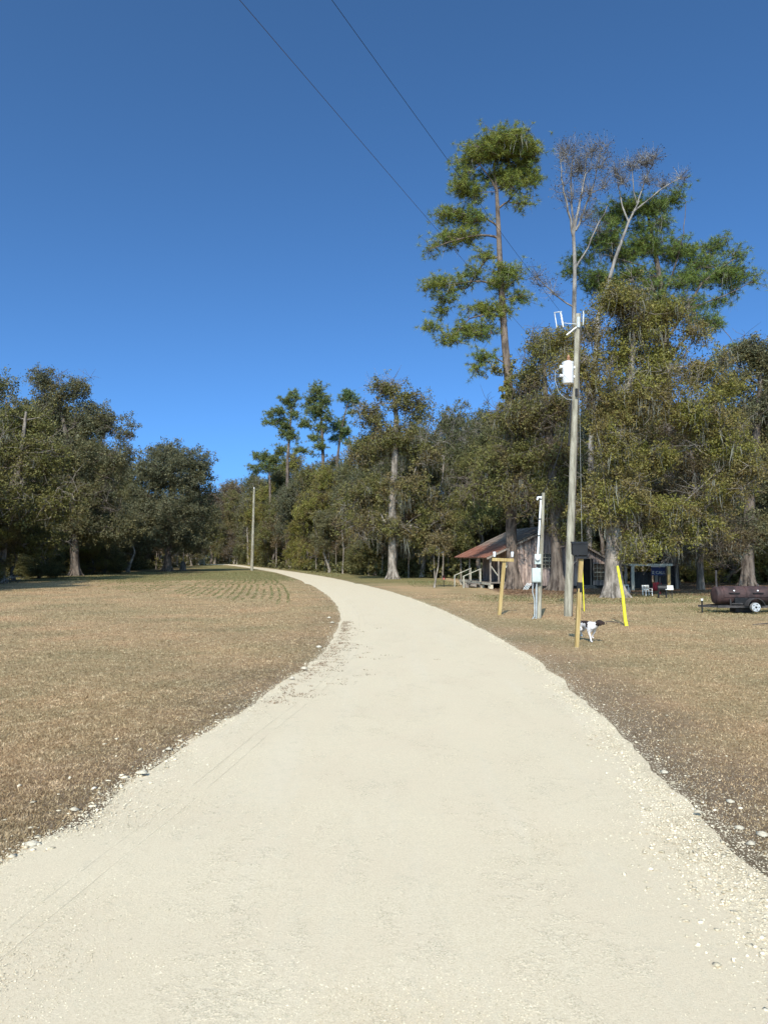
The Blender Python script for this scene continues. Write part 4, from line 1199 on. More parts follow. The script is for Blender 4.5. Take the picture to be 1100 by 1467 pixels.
lv[:, 2] = np.maximum(lv[:, 2], 0.02)
tag(np_obj('undergrowth', M['leaf_oak'], None, lv, lf), 'low dark leafy undergrowth along the foot of the woods', 'undergrowth', kind='stuff')

# --- small sapling on the lawn left of the cabin
p = gr(622, 842)
make_tree('sapling', p, 'slender crooked young tree on the lawn left of the cabin porch', None, [(0, 0, 0, .07), (0.12, 0, 0.7, .055), (0.28, 0, 1.5, .045), (0.34, 0, 2.4, .03), (0.3, 0, 3.6, .012)],
          [(0.3, 0, 3.3, 0.9, 0.9, 0.7), (-0.2, 0, 2.7, 0.7, 0.7, 0.4), (0.9, 0, 2.8, 0.5, 0.5, 0.4)], 63, leaf='leaf_olive', bark='bark_pale', ncl=36, cr=0.42, tips=6, per=14, L=0.12, W=0.07, tip=0.01, twigs=4, attach=1.6, shell=0.2)

# --- fallen brushwood at the left edge
mb = MB()
for i in range(26):
    a = rng.random() * 6.28; e = 0.2 + rng.random() * 1.0; l = 0.8 + 1.4 * rng.random()
    p = Vector((rng.normal() * 0.7, rng.normal() * 0.6, 0.02)); q = p + Vector((math.cos(a) * l * math.cos(e), math.sin(a) * l * math.cos(e), l * math.sin(e) * 0.8))
    mb.tube([p, (p + q) / 2 + Vector((0, 0, 0.12)), q], [0.035, 0.025, 0.01], 5)
o = mb.build('brush_pile', M['bark_dead'])
o.location = gr(-4, 836)
tag(o, 'tangle of dead branches on the grass at the left edge', 'branches')
# ================================================================== OBJECTS
# --- utility pole with transformer
pole_b = gr(813, 883); PD = pole_b.y
top = at(828, 450, PD)
lean = Vector((top.x - pole_b.x, 0, 0)) / top.z
PH = top.z
def on_pole(z, dx=0, dy=0): return Vector((lean.x * z + dx, dy, z))
U = empty('utility_pole', pole_b, 'tall weathered utility pole carrying a white transformer can', 'utility pole')
mb = MB(); n = 14
mb.tube([on_pole(PH * i / n) + Vector((random.Random(i).uniform(-.01, .01), 0, 0)) for i in range(n + 1)], [0.155 - 0.045 * i / n for i in range(n + 1)], 16)
mb.build('shaft', M['wood_pole'], U, True)
# transformer: tank, lid, bushing, lugs
tz = at(808, 536, PD).z
tx = (808 - 820) / FOC * PD
hh = 30 / FOC * PD / 2
c = on_pole(tz, tx - 0.03, -0.12)
tr_ = MB().lathe(c + Vector((0, 0, -hh)), (0, 0, 1), [(0, .19), (0.02, .205), (hh * 2 - .06, .205), (hh * 2 - .05, .215), (hh * 2, .215)], 20).build('transformer', M['white_enamel'], U, True)
MB().lathe(c + Vector((0, 0, hh)), (0, 0, 1), [(0, .222), (.025, .222), (.07, .12), (.085, .0)], 20).build('lid', M['white_enamel'], tr_, True)
MB().lathe(c + Vector((0.03, 0, hh + .06)), (0, 0, 1), [(0, .05), (.04, .09), (.07, .05), (.1, .085), (.13, .05), (.16, .075), (.19, .04), (.25, .03)], 12).build('bushing', M['porcelain'], tr_, True)
mb = MB()
for dz in (-hh * .25, hh * .62):
    mb.lathe(c + Vector((-.2, -.02, dz)), (-1, -.2, 0), [(0, .05), (.07, .05), (.08, .07), (.11, .06)], 8)
mb.build('terminal', M['white_enamel'], tr_, True)
mb = MB()
for dz in (-hh * .3, hh * .62):
    mb.bar(c + Vector((.17, .03, dz)), on_pole(tz + dz, -.08, -.05), .09, .09)
mb.build('bracket', M['white_enamel'], tr_)
MB().tube([c + Vector((-.24, -.05, hh * .6)), c + Vector((-.48, -.05, hh * .2)), c + Vector((-.50, -.05, -hh * .7)), c + Vector((-.36, -.05, -hh * 1.9)), c + Vector((-.1, -.05, -hh * 2.5)), on_pole(tz - hh * 2.6, -.14, -.12)], .010, 6).build('lead_cable', M['galv'], U, True)
MB().tube([c + Vector((-.24, -.05, -hh * .2)), c + Vector((-.42, -.05, -hh * .8)), c + Vector((-.36, -.05, -hh * 1.6)), on_pole(tz - hh * 2.4, -.16, -.1)], .014, 6).build('lead_cable', M['cable'], U, True)
MB().tube([c + Vector((.03, 0, hh + .3)), c + Vector((-.05, 0, hh + .8)), on_pole(PH - .75, -.25, -.1)], .008, 5).build('drop_wire', M['wire_copper'], U)
# pole top: gain plate, fused cutout, arrester, post insulator
mb = MB()
mb.box(on_pole(PH - .35, -.02, -.13), (.10, .05, .4))
mb.build('top_plate', M['galv'], U)
MB().tube([on_pole(PH - .45, .17, -.08), on_pole(PH - .02, .18, -.08), on_pole(PH + .1, .16, -.08)], [.026, .03, .016], 8).build('insulator', M['galv'], U, True)
MB().tube([on_pole(PH - .55, -.1, -.14), on_pole(PH - .85, -.45, -.14)], .032, 8).build('arrester', M['galv'], U, True)
arm = MB(); arm.bar(on_pole(PH - .42, -.1, -.12), on_pole(PH - .38, -.55, -.12), .022, .022)
cut = arm.build('cutout_arm', M['galv'], U)
MB().lathe(on_pole(PH + .03, -.70, -.14), (.16, 0, -1), [(0, .02), (.02, .036), (.1, .028), (.13, .04), (.2, .028), (.24, .04), (.34, .028), (.38, .04), (.5, .03), (.58, .02)], 10).build('fuse_cutout', M['white_enamel'], U, True)
MB().tube([on_pole(PH - .02, -.92, -.14), on_pole(PH - .55, -.82, -.14)], .018, 8).build('fuse_tube', M['white_paint'], U, True)
MB().bar(on_pole(PH + .01, -.95, -.14), on_pole(PH + .05, -.66, -.14), .04, .03).build('fuse_clip', M['galv'], U)
MB().box(on_pole(tz - hh * 1.9, -.02, -.2), (.09, .06, .28)).build('bracket', M['cable'], U)
MB().tube([on_pole(tz - hh * 2.6, -.17, -.1), on_pole(tz - hh * 4, -.19, -.1), on_pole(tz - hh * 7, -.21, -.1)], .03, 6).build('service_cable', M['cable'], U)
MB().tube([on_pole(0.02, .12, -.17), on_pole(PH * .55, .09, -.15), on_pole(PH - .5, .05, -.13)], .012, 5).build('ground_wire', M['wire_copper'], U)

# --- the two overhead lines: they run from the pole over the camera and beyond
def span(name, lab, a, b_, sag, r, mat):
    pts = [a.lerp(b_, i / 40) - Vector((0, 0, sag * 4 * (i / 40) * (1 - i / 40))) for i in range(41)]
    o = MB().tube(pts, r, 5).build(name, mat)
    return tag(o, lab, 'power line')
W1 = pole_b + on_pole(PH - .02, -.66, -.14)
W2 = pole_b + on_pole(tz - hh * 1.6, -.02, -.22)
def line_dir(W, px, py, Z):
    """where a line of height Z passes pixel px, py"""
    v = CY - py; fw = FOC * math.cos(PITCH) - v * math.sin(PITCH); up = v * math.cos(PITCH) + FOC * math.sin(PITCH)
    t = (Z - EYE) / up
    return Vector(((px - CX) * t, fw * t, Z))
def through(W, px, py, Z):
    q = line_dir(W, px, py, Z); d = (q - W); return W + d * 3.2, d
e1, d1 = through(W1, 489, 0, W1.z - .25)
span('power_line', 'black upper power line crossing the sky from pole top', W1, W1 + d1 * 2.6 + Vector((0, 0, .3)), .35, .0048, M['cable'])
e2, d2 = through(W2, 362, 0, W2.z - .15)
span('power_line', 'thin brown lower power line crossing the sky left of the black one', W2, W2 + d2 * 2.6 + Vector((0, 0, .3)), .3, .0035, M['wire_copper'])

# --- guy wire with its bright yellow guard
gb = gr(897, 897)
G = empty('guy_wire', gb, 'guy wire in a bright yellow plastic guard leaning right of the dog', 'guy wire')
gt = pole_b + on_pole(PH - .55, .1, -.1) - gb
guard_top = at(884, 811, gb.y + 0.55) - gb
pts = [Vector((0, 0, 0.0)), guard_top * .12 + Vector((-.01, 0, 0)), guard_top * .5 + Vector((.03, 0, 0)), guard_top]
MB().tube(pts, [.06, .052, .048, .04], 10).build('guard', M['yellow'], G, True)
MB().tube([guard_top * .98, guard_top * .98 + (gt - guard_top) * .5, gt], .006, 5).build('cable', M['wire_copper'], G)
MB().tube([Vector((0.0, 0, -.05)), guard_top * .02], .035, 8).build('anchor_rod', M['galv'], G)

# --- meter pole
mbp = gr(769, 886); MD = mbp.y
mt = at(775.5, 706, MD)
ml = Vector(((mt.x - mbp.x) / mt.z, 0, 0))
def on_meter(z, dx=0, dy=0): return Vector((ml.x * z + dx, dy, z))
MP = empty('meter_pole', mbp, 'short leaning service post with white conduit and grey meter boxes', 'meter pole')
MB().tube([on_meter(mt.z * i / 8, .06) for i in range(9)], [.085 - .02 * i / 8 for i in range(9)], 12).build('post', M['wood_pole'], MP, True)
bz = at(764, 823, MD).z; mz = at(767, 801, MD).z
MB().tube([on_meter(bz + .1, -.085, -.11), on_meter(mz + .3, -.075, -.11), on_meter(mt.z - .25, -.04, -.1)], .034, 8).build('conduit', M['white_enamel'], MP, True)
MB().tube([on_meter(mt.z - .27, -.04, -.1), on_meter(mt.z - .17, -.05, -.1), on_meter(mt.z - .18, -.15, -.14), on_meter(mt.z - .27, -.18, -.14)], [.04, .055, .05, .03], 8).build('weatherhead', M['white_enamel'], MP, True)
mb = MB().box(on_meter(mz, -.09, -.17), (.22, .13, .36)); bx = mb.build('meter_socket', M['box_grey'], MP, bevel=.012)
MB().lathe(on_meter(mz + .03, -.12, -.235), (0, -1, 0), [(0, .09), (.07, .085), (.10, .06), (.105, 0)], 14).build('meter', M['white_enamel'], bx, True)
MB().box(on_meter(mz - .23, -.07, -.17), (.09, .09, .1)).build('nipple', M['cable'], MP)
bh = 20 / FOC * MD
bb = MB().box(on_meter(bz - .02, -.12, -.17), (.31, .15, bh)).build('breaker_box', M['box_grey'], MP, bevel=.012)
MB().box(on_meter(bz - .02, -.12, -.252), (.27, .014, bh - .06)).build('door', M['box_grey'], bb, bevel=.004)
MB().box(on_meter(bz + .05, -.01, -.265), (.03, .014, .08)).build('latch', M['galv'], bb)
MB().tube([on_meter(bz - bh / 2, -.1, -.14), on_meter(bz * .5, -.08, -.14), on_meter(0, -.06, -.14)], .038, 8).build('conduit', M['galv'], MP, True)
MB().tube([on_meter(bz - bh / 2, -.22, -.16), on_meter(bz * .62, -.23, -.16), on_meter(bz * .42, -.15, -.16), on_meter(0.1, -.13, -.18), on_meter(0, -.2, -.18)], .02, 6).build('loose_cable', M['galv'], MP, True)
mb = MB()
for i in range(4):
    mb.tube([on_meter(bz - bh / 2 - .05, -.28 - .05 * i, -.18), on_meter(bz - bh / 2 - .28, -.42 - .05 * i, -.2)], .01, 5)
mb.build('wire_end', M['galv'], MP)
MB().tube([on_meter(bz - bh / 2, -.16, -.17), on_meter(bz - bh / 2 - .16, -.17, -.18)], .05, 8).build('hub', M['cable'], MP)
mb = MB()
for f in (.35, .6, .9): mb.box(on_meter(mz + (mt.z - mz) * f, -.055, -.12), (.10, .05, .04))
mb.build('strap', M['cable'], MP)
# service drop from the meter pole up to the utility pole
a = mbp + on_meter(mt.z - .22, -.14, -.14); b_ = pole_b + on_pole(tz - hh * 3, -.2, -.1)
tag(MB().tube([a.lerp(b_, i / 16) - Vector((0, 0, 1.1 * 4 * (i / 16) * (1 - i / 16) * .5)) for i in range(17)], .014, 5).build('service_wire', M['cable']), 'sagging service wire between the meter post and the utility pole', 'power line')

# --- wooden T post with two white lamps
tb = gr(714.5, 881); TD = tb.y
T = empty('lamp_post', tb, 'leaning wooden T post with two white cups on its crossbar', 'post')
tt_ = at(722, 804, TD) - tb
MB().bar((0, 0, -.1), tt_ + Vector((0, 0, .02)), .13, .13).build('post', M['wood_new'], T, bevel=.008)
ca = at(704, 801.5, TD) - tb; cb = at(735, 802.5, TD) - tb
ca.y = cb.y = -.1
MB().bar(ca, cb, .05, .12).build('crossbar', M['wood_new'], T, bevel=.006)
MB().bar(tt_ + Vector((.05, .07, -.25)), tt_ + Vector((.08, .07, .02)), .05, .09).build('splice_board', M['wood_pale'], T)
for px in (707.5, 733):
    p = at(px, 796.5, TD) - tb; p.y = -.1
    h = 7 / FOC * TD
    MB().lathe(p + Vector((0, 0, -.035)), (0, 0, 1), [(0, .035), (.02, .05), (h, .058), (h + .01, .045)], 12).build('cup', M['white_enamel'], T, True)

# --- wooden post with the black box
kb = gr(825, 927); KD = kb.y
K = empty('box_post', kb, 'yellowish wooden post with black box on top, nearest to the camera', 'post')
kt = at(832, 800, KD) - kb
MB().bar((0, 0, -.1), kt, .10, .10).build('post', M['wood_new'], K, bevel=.006)
ks = at(827, 838, KD) - kb
MB().bar((-.03, -.06, 0), kt * .66 + Vector((-.035, -.06, 0)), .05, .035).build('splint', M['wood_new'], K)
MB().bar(kt * .62 + Vector((0, -.005, 0)), kt * .73 + Vector((0, -.005, 0)), .112, .112).build('dark_band', M['dark_paint'], K)
k0 = at(829.5, 786.5, KD) - kb
rot = Matrix.Rotation(R(-8), 3, 'Z') @ Matrix.Rotation(R(6), 3, 'X')
bw, bhh = 21 / FOC * KD, 17 / FOC * KD
bx = MB().box(k0, (bw, .34, bhh), rot).build('box', M['box_black'], K, bevel=.012)
MB().box(k0 + Vector((0, -.01, bhh * .53)), (bw + .03, .38, .02), rot).build('lid', M['box_black'], bx)
MB().box(k0 + Vector((.02, .0, -bhh * .66)), (bw * .8, .24, .07), rot).build('bracket', M['box_black'], K)
p = at(826, 798, KD) - kb
MB().lathe(p + Vector((-.01, -.06, -.05)), (.05, 0, 1), [(0, .018), (.01, .024), (.11, .026), (.115, .01)], 10).build('white_tube', M['white_enamel'], K, True)
p = at(824, 800, KD) - kb
MB().bar(p + Vector((-.03, 0.1, -.12)), p + Vector((.12, .02, -.0)), .03, .03).build('arm', M['wood_grey'], K)

# --- thin yellow stake behind
yb = gr(836.5, 876)
Y_ = empty('guard_stake', yb, 'slim yellow guard on a second guy wire behind the box post', 'guy wire')
yt = at(833.5, 806, yb.y) - yb
MB().tube([(0, 0, -.05), yt * .5, yt], .021, 8).build('guard', M['yellow'], Y_, True)
MB().tube([yt * .98, pole_b + on_pole(PH - .8, .06, .1) - yb], .008, 5).build('cable', M['galv'], Y_)

# --- dog in mid stride
dog_c = gr(849.5, 920); dog_c.z = 0
F_ = Vector((0.40, -0.916, 0)); S_ = Vector((0.916, 0.40, 0))
def dg(f, s, z): return F_ * f + S_ * s + Vector((0, 0, z))
J = [('pelvis', None, dg(-.50, 0, .455), .088), ('belly', 'pelvis', dg(-.27, 0, .435), .098), ('chest', 'belly', dg(-.05, 0, .40), .122), ('neckb', 'chest', dg(.05, .03, .435), .088)]
hd = dg(.05, .03, .435) + Vector((.045, -.045, .045))
head = dg(.05, .03, .435) + Vector((.085, -.08, .085))
J += [('neck', 'neckb', hd, .074), ('head', 'neck', head, .088), ('brow', 'head', head + Vector((.05, -.015, -.008)), .058), ('muz', 'brow', head + Vector((.095, -.03, -.032)), .042), ('nose', 'muz', head + Vector((.13, -.04, -.036)), .030)]
J += [('tail', 'pelvis', dg(-.58, 0, .49), .028), ('tail2', 'tail', dg(-.66, -.02, .53), .018), ('tail3', 'tail2', dg(-.73, -.03, .545), .010)]
for sgn, nm in ((-1, 'a'), (1, 'b')):
    lift = 0.0 if sgn == -1 else .09
    J += [('sh' + nm, 'chest', dg(-.04, .07 * sgn, .32), .056), ('el' + nm, 'sh' + nm, dg(-.07 + lift * .3, .078 * sgn, .245 + lift * .2), .034), ('wr' + nm, 'el' + nm, dg(-.02 - lift, .072 * sgn, .115 + lift * .6), .022),
          ('pw' + nm, 'wr' + nm, dg(.0 - lift * 1.5, .07 * sgn, .028 + lift), .024), ('to' + nm, 'pw' + nm, dg(.05 - lift * 1.3, .07 * sgn, .016 + lift * .9), .018)]
    k_ = .05 if sgn == -1 else -.03
    J += [('hp' + nm, 'pelvis', dg(-.50, .065 * sgn, .39), .078), ('kn' + nm, 'hp' + nm, dg(-.42 + k_, .085 * sgn, .285), .048), ('hk' + nm, 'kn' + nm, dg(-.56 + k_, .08 * sgn, .215), .026),
          ('hp2' + nm, 'hk' + nm, dg(-.545 + k_, .08 * sgn, .115), .022), ('ht' + nm, 'hp2' + nm, dg(-.50 + k_, .08 * sgn, .09), .019)]
idx = {j[0]: i for i, j in enumerate(J)}
me = bpy.data.meshes.new('dog')
me.from_pydata([tuple(j[2]) for j in J], [(idx[j[1]], i) for i, j in enumerate(J) if j[1]], [])
tmp = link('dog_skin', me)
sk = tmp.modifiers.new('skin', 'SKIN'); sk.use_smooth_shade = True
for i, j in enumerate(J):
    sv = me.skin_vertices[0].data[i]
    sv.radius = (j[3], j[3]); sv.use_root = (i == 0)
ss = tmp.modifiers.new('sub', 'SUBSURF'); ss.levels = 3; ss.render_levels = 3
bpy.context.view_layer.update()
dgm = bpy.data.meshes.new_from_object(tmp.evaluated_get(bpy.context.evaluated_depsgraph_get()))
bpy.data.objects.remove(tmp)
M['fur_white'] = plain('white_fur', (0.52, 0.48, 0.46), (0.72, 0.69, 0.67), 30, 0.9)
M['fur_dark'] = plain('dark_brown_fur', (0.016, 0.010, 0.009), (0.045, 0.028, 0.022), 30, 0.85)
dgm.materials.clear(); dgm.materials.append(M['fur_white']); dgm.materials.append(M['fur_dark'])
rngp = random.Random(2)
for p in dgm.polygons:
    c = p.center; f = c.dot(F_); s = c.dot(S_)
    near_head = (c - head).length
    wob = 0.02 * math.sin(c.z * 60) + 0.015 * math.sin(f * 70)
    dark = (c - (head + Vector((.02, 0, 0)))).length < .125 + wob * .6
    dark |= (c - (head + Vector((.12, -.03, -.03)))).length < .07
    dark |= (abs(f + .36) < .075 + wob and c.z > .505 + wob * .6)
    dark |= (abs(f + .13 + (c.z - .42) * .35) < .042 + wob * .4 and c.z > .37 and s < .04)
    dark |= f < -.575 and c.z > .45
    dark |= (abs(f + .28) < .12 + wob and c.z > .455 + wob)
    dark |= (abs(f + .49) < .05 and abs(c.z - .36) < .05 + wob and s < 0)
    p.material_index = 1 if dark else 0
    p.use_smooth = True
D_ = link('dog', dgm); D_.location = dog_c
tag(D_, 'white dog with dark brown head and patches trotting over the dry grass', 'dog')
for sgn in (-1, 1):
    e = Vector((-.01, .075 * sgn, 0)) + head
    MB().lathe(e + Vector((0, 0.01 * sgn, .045)), (0.02, .35 * sgn, -1), [(0, .012), (.02, .032), (.06, .042), (.10, .036), (.135, .012)], 10).build('ear', M['fur_dark'], D_, True)
    MB().lathe(head + Vector((.082, -.012 + .036 * sgn, .024)), (1, .5 * sgn, 0), [(0, .008), (.006, .008), (.01, .002)], 8).build('eye', M['dark_paint'], D_, True)
MB().lathe(head + Vector((.152, -.045, -.026)), (1, -.25, 0), [(0, .018), (.012, .018), (.02, .006)], 8).build('nose', M['dark_paint'], D_, True)

# --- cabin
HC = Vector((gr(700, 843.5).x, 50.0, 0)); TH = R(9)
H = empty('cabin', HC, 'weathered plank cabin with a rusty tin porch roof under the trees', 'cabin', rz=TH)
WU0, WU1, APU, APZ, DEP = 1.86, 8.38, 4.34, 4.2, 8.0
def roof_z(u): return 2.2 + .463 * u if u < APU else 1.96 + .54 * (8.5 - u)
rng = np.random.default_rng(19)
wins = [(3.66, 4.50, 1.42, 2.36), (7.42, 8.20, .55, 1.66)]
door = (6.56, 7.16, .22, 2.02)
holes = wins + [door]
u = WU0; kk = 0
while u < WU1 - .05:
    w = min(.20 + .12 * rng.random(), WU1 - u)
    if WU1 - (u + w) < .12: w = WU1 - u
    u0, u1 = u + .004, u + w - .004
    cuts = [.18 + .05 * rng.random()]
    for (a, b2, z0, z1) in holes:
        if u1 > a + .02 and u0 < b2 - .02:
            cuts += [z0, z1]
    cuts.append(None)
    for i in range(0, len(cuts), 2):
        z0, z1 = cuts[i], cuts[i + 1]
        ya = .012 * rng.random()
        za = roof_z(u0) - .06 if z1 is None else z1; zb = roof_z(u1) - .06 if z1 is None else z1
        if max(u0, u1) > APU > min(u0, u1) and z1 is None: za = zb = min(za, zb)
        if za - z0 < .03: continue
        MB().prism([(u0, -ya, z0), (u1, -ya, z0), (u1, -ya, zb), (u0, -ya, za)], (0, .03, 0)).build('plank', M['plank'], H)
    u += w
# dark room behind the planks
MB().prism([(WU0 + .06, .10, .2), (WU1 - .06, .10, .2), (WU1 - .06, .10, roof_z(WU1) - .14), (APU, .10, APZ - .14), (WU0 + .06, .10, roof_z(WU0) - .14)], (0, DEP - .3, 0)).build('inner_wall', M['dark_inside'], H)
# side wall in the porch
v_ = .03
while v_ < DEP - .2:
    w = .3 + .1 * rng.random()
    MB().box((WU0 + .01 - .012 * rng.random(), v_ + w / 2, 1.62), (.03, w - .01, 2.8)).build('plank', M['plank'], H)
    v_ += w
# windows
for (a, b2, z0, z1) in wins:
    fr = MB(); t = .05
    fr.box(((a + b2) / 2, -.03, z0 - t / 2), (b2 - a + 2 * t + .04, .07, t)); fr.box(((a + b2) / 2, -.025, z1 + t / 2), (b2 - a + 2 * t, .05, t))
    fr.box((a - t / 2, -.025, (z0 + z1) / 2), (t, .05, z1 - z0)); fr.box((b2 + t / 2, -.025, (z0 + z1) / 2), (t, .05, z1 - z0))
    wo = fr.build('window', M['wood_grey'], H)
    MB().box(((a + b2) / 2, .06, (z0 + z1) / 2), (b2 - a, .012, z1 - z0)).build('pane', M['glass'], wo)
    mu = MB()
    for i in (1, 2): mu.box((a + (b2 - a) * i / 3, .035, (z0 + z1) / 2), (.022, .02, z1 - z0 - .002))
    mu.build('muntin', M['wood_pale'], wo)
    mu = MB()
    for i, q in ((1, .02), (2, .05), (3, .02)): mu.box(((a + b2) / 2, .018, z0 + (z1 - z0) * i / 4), (b2 - a - .002, .016, q))
    mu.build('sash_bar', M['wood_pale'], wo)
# door frame and open dark doorway
fr = MB(); a, b2, z0, z1 = door
fr.box((a - .04, -.025, (z0 + z1) / 2), (.08, .05, z1 - z0)); fr.box((b2 + .04, -.025, (z0 + z1) / 2), (.08, .05, z1 - z0)); fr.box(((a + b2) / 2, -.025, z1 + .04), (b2 - a + .16, .05, .08))
dd = fr.build('door_frame', M['wood_grey'], H)
MB().box(((a + b2) / 2, .07, (z0 + z1) / 2), (b2 - a, .03, z1 - z0)).build('door', M['dark_inside'], dd)  # near-black slab: the open doorway's unlit inside put into its colour
mb = MB()
for i in range(3): mb.box((6.86, -.18 - .22 * i, .17 - .06 * i), (1.0, .24, .04))
mb.build('step', M['wood_grey'], H)
# roof sheets: corrugated tin, each sheet a part; boards and rafters below
def sheet(ua, ub, v0, v1, dz, mat):
    n = 22; vs = []; fs = []
    za, zb = roof_z(ua) + dz, roof_z(ub) + dz
    for lay in (0, -.006):
        for i in range(n + 1):
            v = v0 + (v1 - v0) * i / n
            q = .018 * math.sin(i * math.pi / 1.0 + math.pi / 2) + lay
            vs += [(ua, v, za + q), (ub, v, zb + q)]
    m_ = 2 * (n + 1)
    for i in range(n):
        fs += [(2 * i, 2 * i + 1, 2 * i + 3, 2 * i + 2), (m_ + 2 * i, m_ + 2 * i + 2, m_ + 2 * i + 3, m_ + 2 * i + 1), (2 * i, 2 * i + 2, m_ + 2 * i + 2, m_ + 2 * i), (2 * i + 1, m_ + 2 * i + 1, m_ + 2 * i + 3, 2 * i + 3)]
    MB().add(vs, fs).build('roof_sheet', mat, H)
for i in range(10):
    v0 = -.35 + i * .86
    sheet(-.32, 2.25, v0, v0 + .885, .07 + .006 * (i % 2), M['roof'])
    sheet(2.05, APU, v0 + .02, v0 + .90, .10 + .006 * (i % 2), M['roof'])
    sheet(APU, 8.85, v0, v0 + .885, .08 + .006 * (i % 2), M['roof'])
mb = MB()
mb.bar((-.28, -.3, roof_z(-.28) - .02), (APU, -.3, APZ - .02), .05, .14); mb.bar((APU, -.3, APZ - .02), (8.8, -.3, roof_z(8.8) - .02), .05, .14)
mb.build('barge_board', M['wood_grey'], H)
for v in (.3, 1.9, 3.5, 5.1, 6.7):
    MB().bar((-.2, v, roof_z(-.2) - .05), (WU0, v, roof_z(WU0) - .05), .05, .1).build('rafter', M['wood_grey'], H)
MB().bar((.02, -.2, 2.09), (.02, DEP, 2.09), .09, .11).build('porch_beam', M['wood_grey'], H)
# porch floor boards, posts, brace
for i in range(8):
    MB().box((.02 + .115 + i * .23, DEP / 2 - .05, .40), (.222, DEP, .04)).build('floor_board', M['wood_grey'], H)
MB().box((.0, DEP / 2 - .05, .33), (.05, DEP, .14)).build('porch_joist', M['wood_pale'], H)
mb = MB()
for v in (.2, 2.2, 4.2, 6.2, 7.7): mb.box((.12, v, .15), (.25, .3, .3))
mb.build('pier', M['stone_white'], H)
for v in (.05, 2.6, 5.2, 7.7):
    MB().box((.06, v, 1.23), (.10, .10, 1.62)).build('porch_post', M['wood_grey'], H)
MB().box((.62, .0, 1.25), (.09, .09, 1.70)).build('porch_post', M['wood_grey'], H)
MB().bar((.10, -.02, 1.52), (.60, -.02, .85), .05, .06).build('brace', M['wood_pale'], H)
MB().bar((.02, -.02, 2.0), (.40, -.02, 2.06), .06, .06).build('brace', M['wood_pale'], H)
# steps and hand rails on the left side of the porch
for i in range(2):
    MB().box((-.30 - .32 * i, 3.05, .27 - .13 * i), (.30, 2.4, .05)).build('step', M['wood_grey'], H)
for v in (1.8, 4.3):
    rl = MB(); rl.bar((-1.38, v, .80), (-.08, v, 1.34), .06, .05)
    ro = rl.build('hand_rail', M['wood_pale'], H)
    MB().box((-1.32, v, .39), (.08, .08, .82)).build('rail_post', M['wood_pale'], ro)
    MB().box((-.12, v, .88), (.08, .08, .90)).build('rail_post', M['wood_pale'], ro)
MB().box((WU0 + 3.3, .06, .12), (6.4, .08, .24)).build('sill_beam', M['dark_inside'], H)

# junk under the porch edge
mb = MB()
for i in range(9):
    mb.box((rng.normal() * .35, rng.normal() * .2, .10 + .08 * rng.random()), (.2 + .2 * rng.random(), .2, .2), Matrix.Rotation(rng.random() * 3, 3, 'Z'))
o = mb.build('block_pile', M['wood_grey']); o.location = gr(681, 842)
tag(o, 'heap of dark blocks and scrap in front of the porch steps', 'scrap pile')

# small stake with red marker left of the cabin
b0 = gr(635.5, 840.5)
q = empty('marker_stake', b0, 'small dark stake with red reflector on the lawn by the sapling', 'marker')
MB().box((0, 0, .28), (.04, .04, .58)).build('stake', M['dark_paint'], q)
MB().box((0, -.02, .68), (.20, .05, .30)).build('plate', plain('dark_red_plate', (.04, .012, .01), (.07, .02, .018)), q)
MB().lathe((0, -.05, .57), (0, -1, 0), [(0, .06), (.01, .055), (.012, 0)], 12).build('reflector', plain('pink_reflector', (.55, .12, .10), (.6, .2, .18)), q)

# --- fire pit shelter: frame, dark shed wall, banner
PDp = 48.0
def pp(px, py, D=PDp): return at(px, py, D)
fb = pp(930, 845); fb.z = 0
P_ = empty('shelter', fb, 'low open post and beam shelter with a dark back wall right of the cabin', 'shelter')
def rel(px, py, D=PDp, dy=0): v = at(px, py, D) - fb; v.y += dy; return v
zt = rel(905, 811).z
for px, mt_ in ((905.5, 'wood_pale'), (957, 'wood_new')):
    x = rel(px, 811).x
    MB().box((x, 0, zt / 2), (.17, .17, zt)).build('post', M[mt_], P_)
for px in (914, 960, 991):
    x = rel(px, 811).x
    MB().box((x, 2.6, zt / 2), (.17, .17, zt)).build('post', M['wood_grey'], P_)
x0, x1 = rel(902, 811).x, rel(962, 811).x
MB().box(((x0 + x1) / 2, -.02, zt + .08), (x1 - x0, .14, .14)).build('beam', M['wood_pale'], P_)
x2 = rel(994, 811).x
MB().box(((x0 + x2) / 2, 2.6, zt + .05), (x2 - x0, .14, .14)).build('beam', M['wood_grey'], P_)
MB().bar((x1 - .1, 0, zt + .06), (x2, 2.4, zt + .1), .12, .12).build('beam', M['wood_grey'], P_)
MB().bar((x0 + .1, 0, zt + .06), (x0 + .3, 2.5, zt + .1), .12, .12).build('beam', M['wood_grey'], P_)
for i in range(9):
    w = (x2 - x1 + .2) / 9
    if i in (2, 3, 4, 5):
        MB().box((x1 + w * (i + .5), 3.0, .45), (w - .01, .04, .9)).build('board', M['dark_paint'], P_)
    else:
        MB().box((x1 + w * (i + .5), 3.0, zt / 2), (w - .01, .04, zt)).build('board', M['dark_paint'], P_)
for i in range(10):
    w = (x1 - .2 - x0 - 1.0) / 10
    MB().box((x0 + 1.0 + w * (i + .5), 3.1, zt * .36), (w - .01, .04, zt * .72)).build('board', M['dark_paint'], P_)
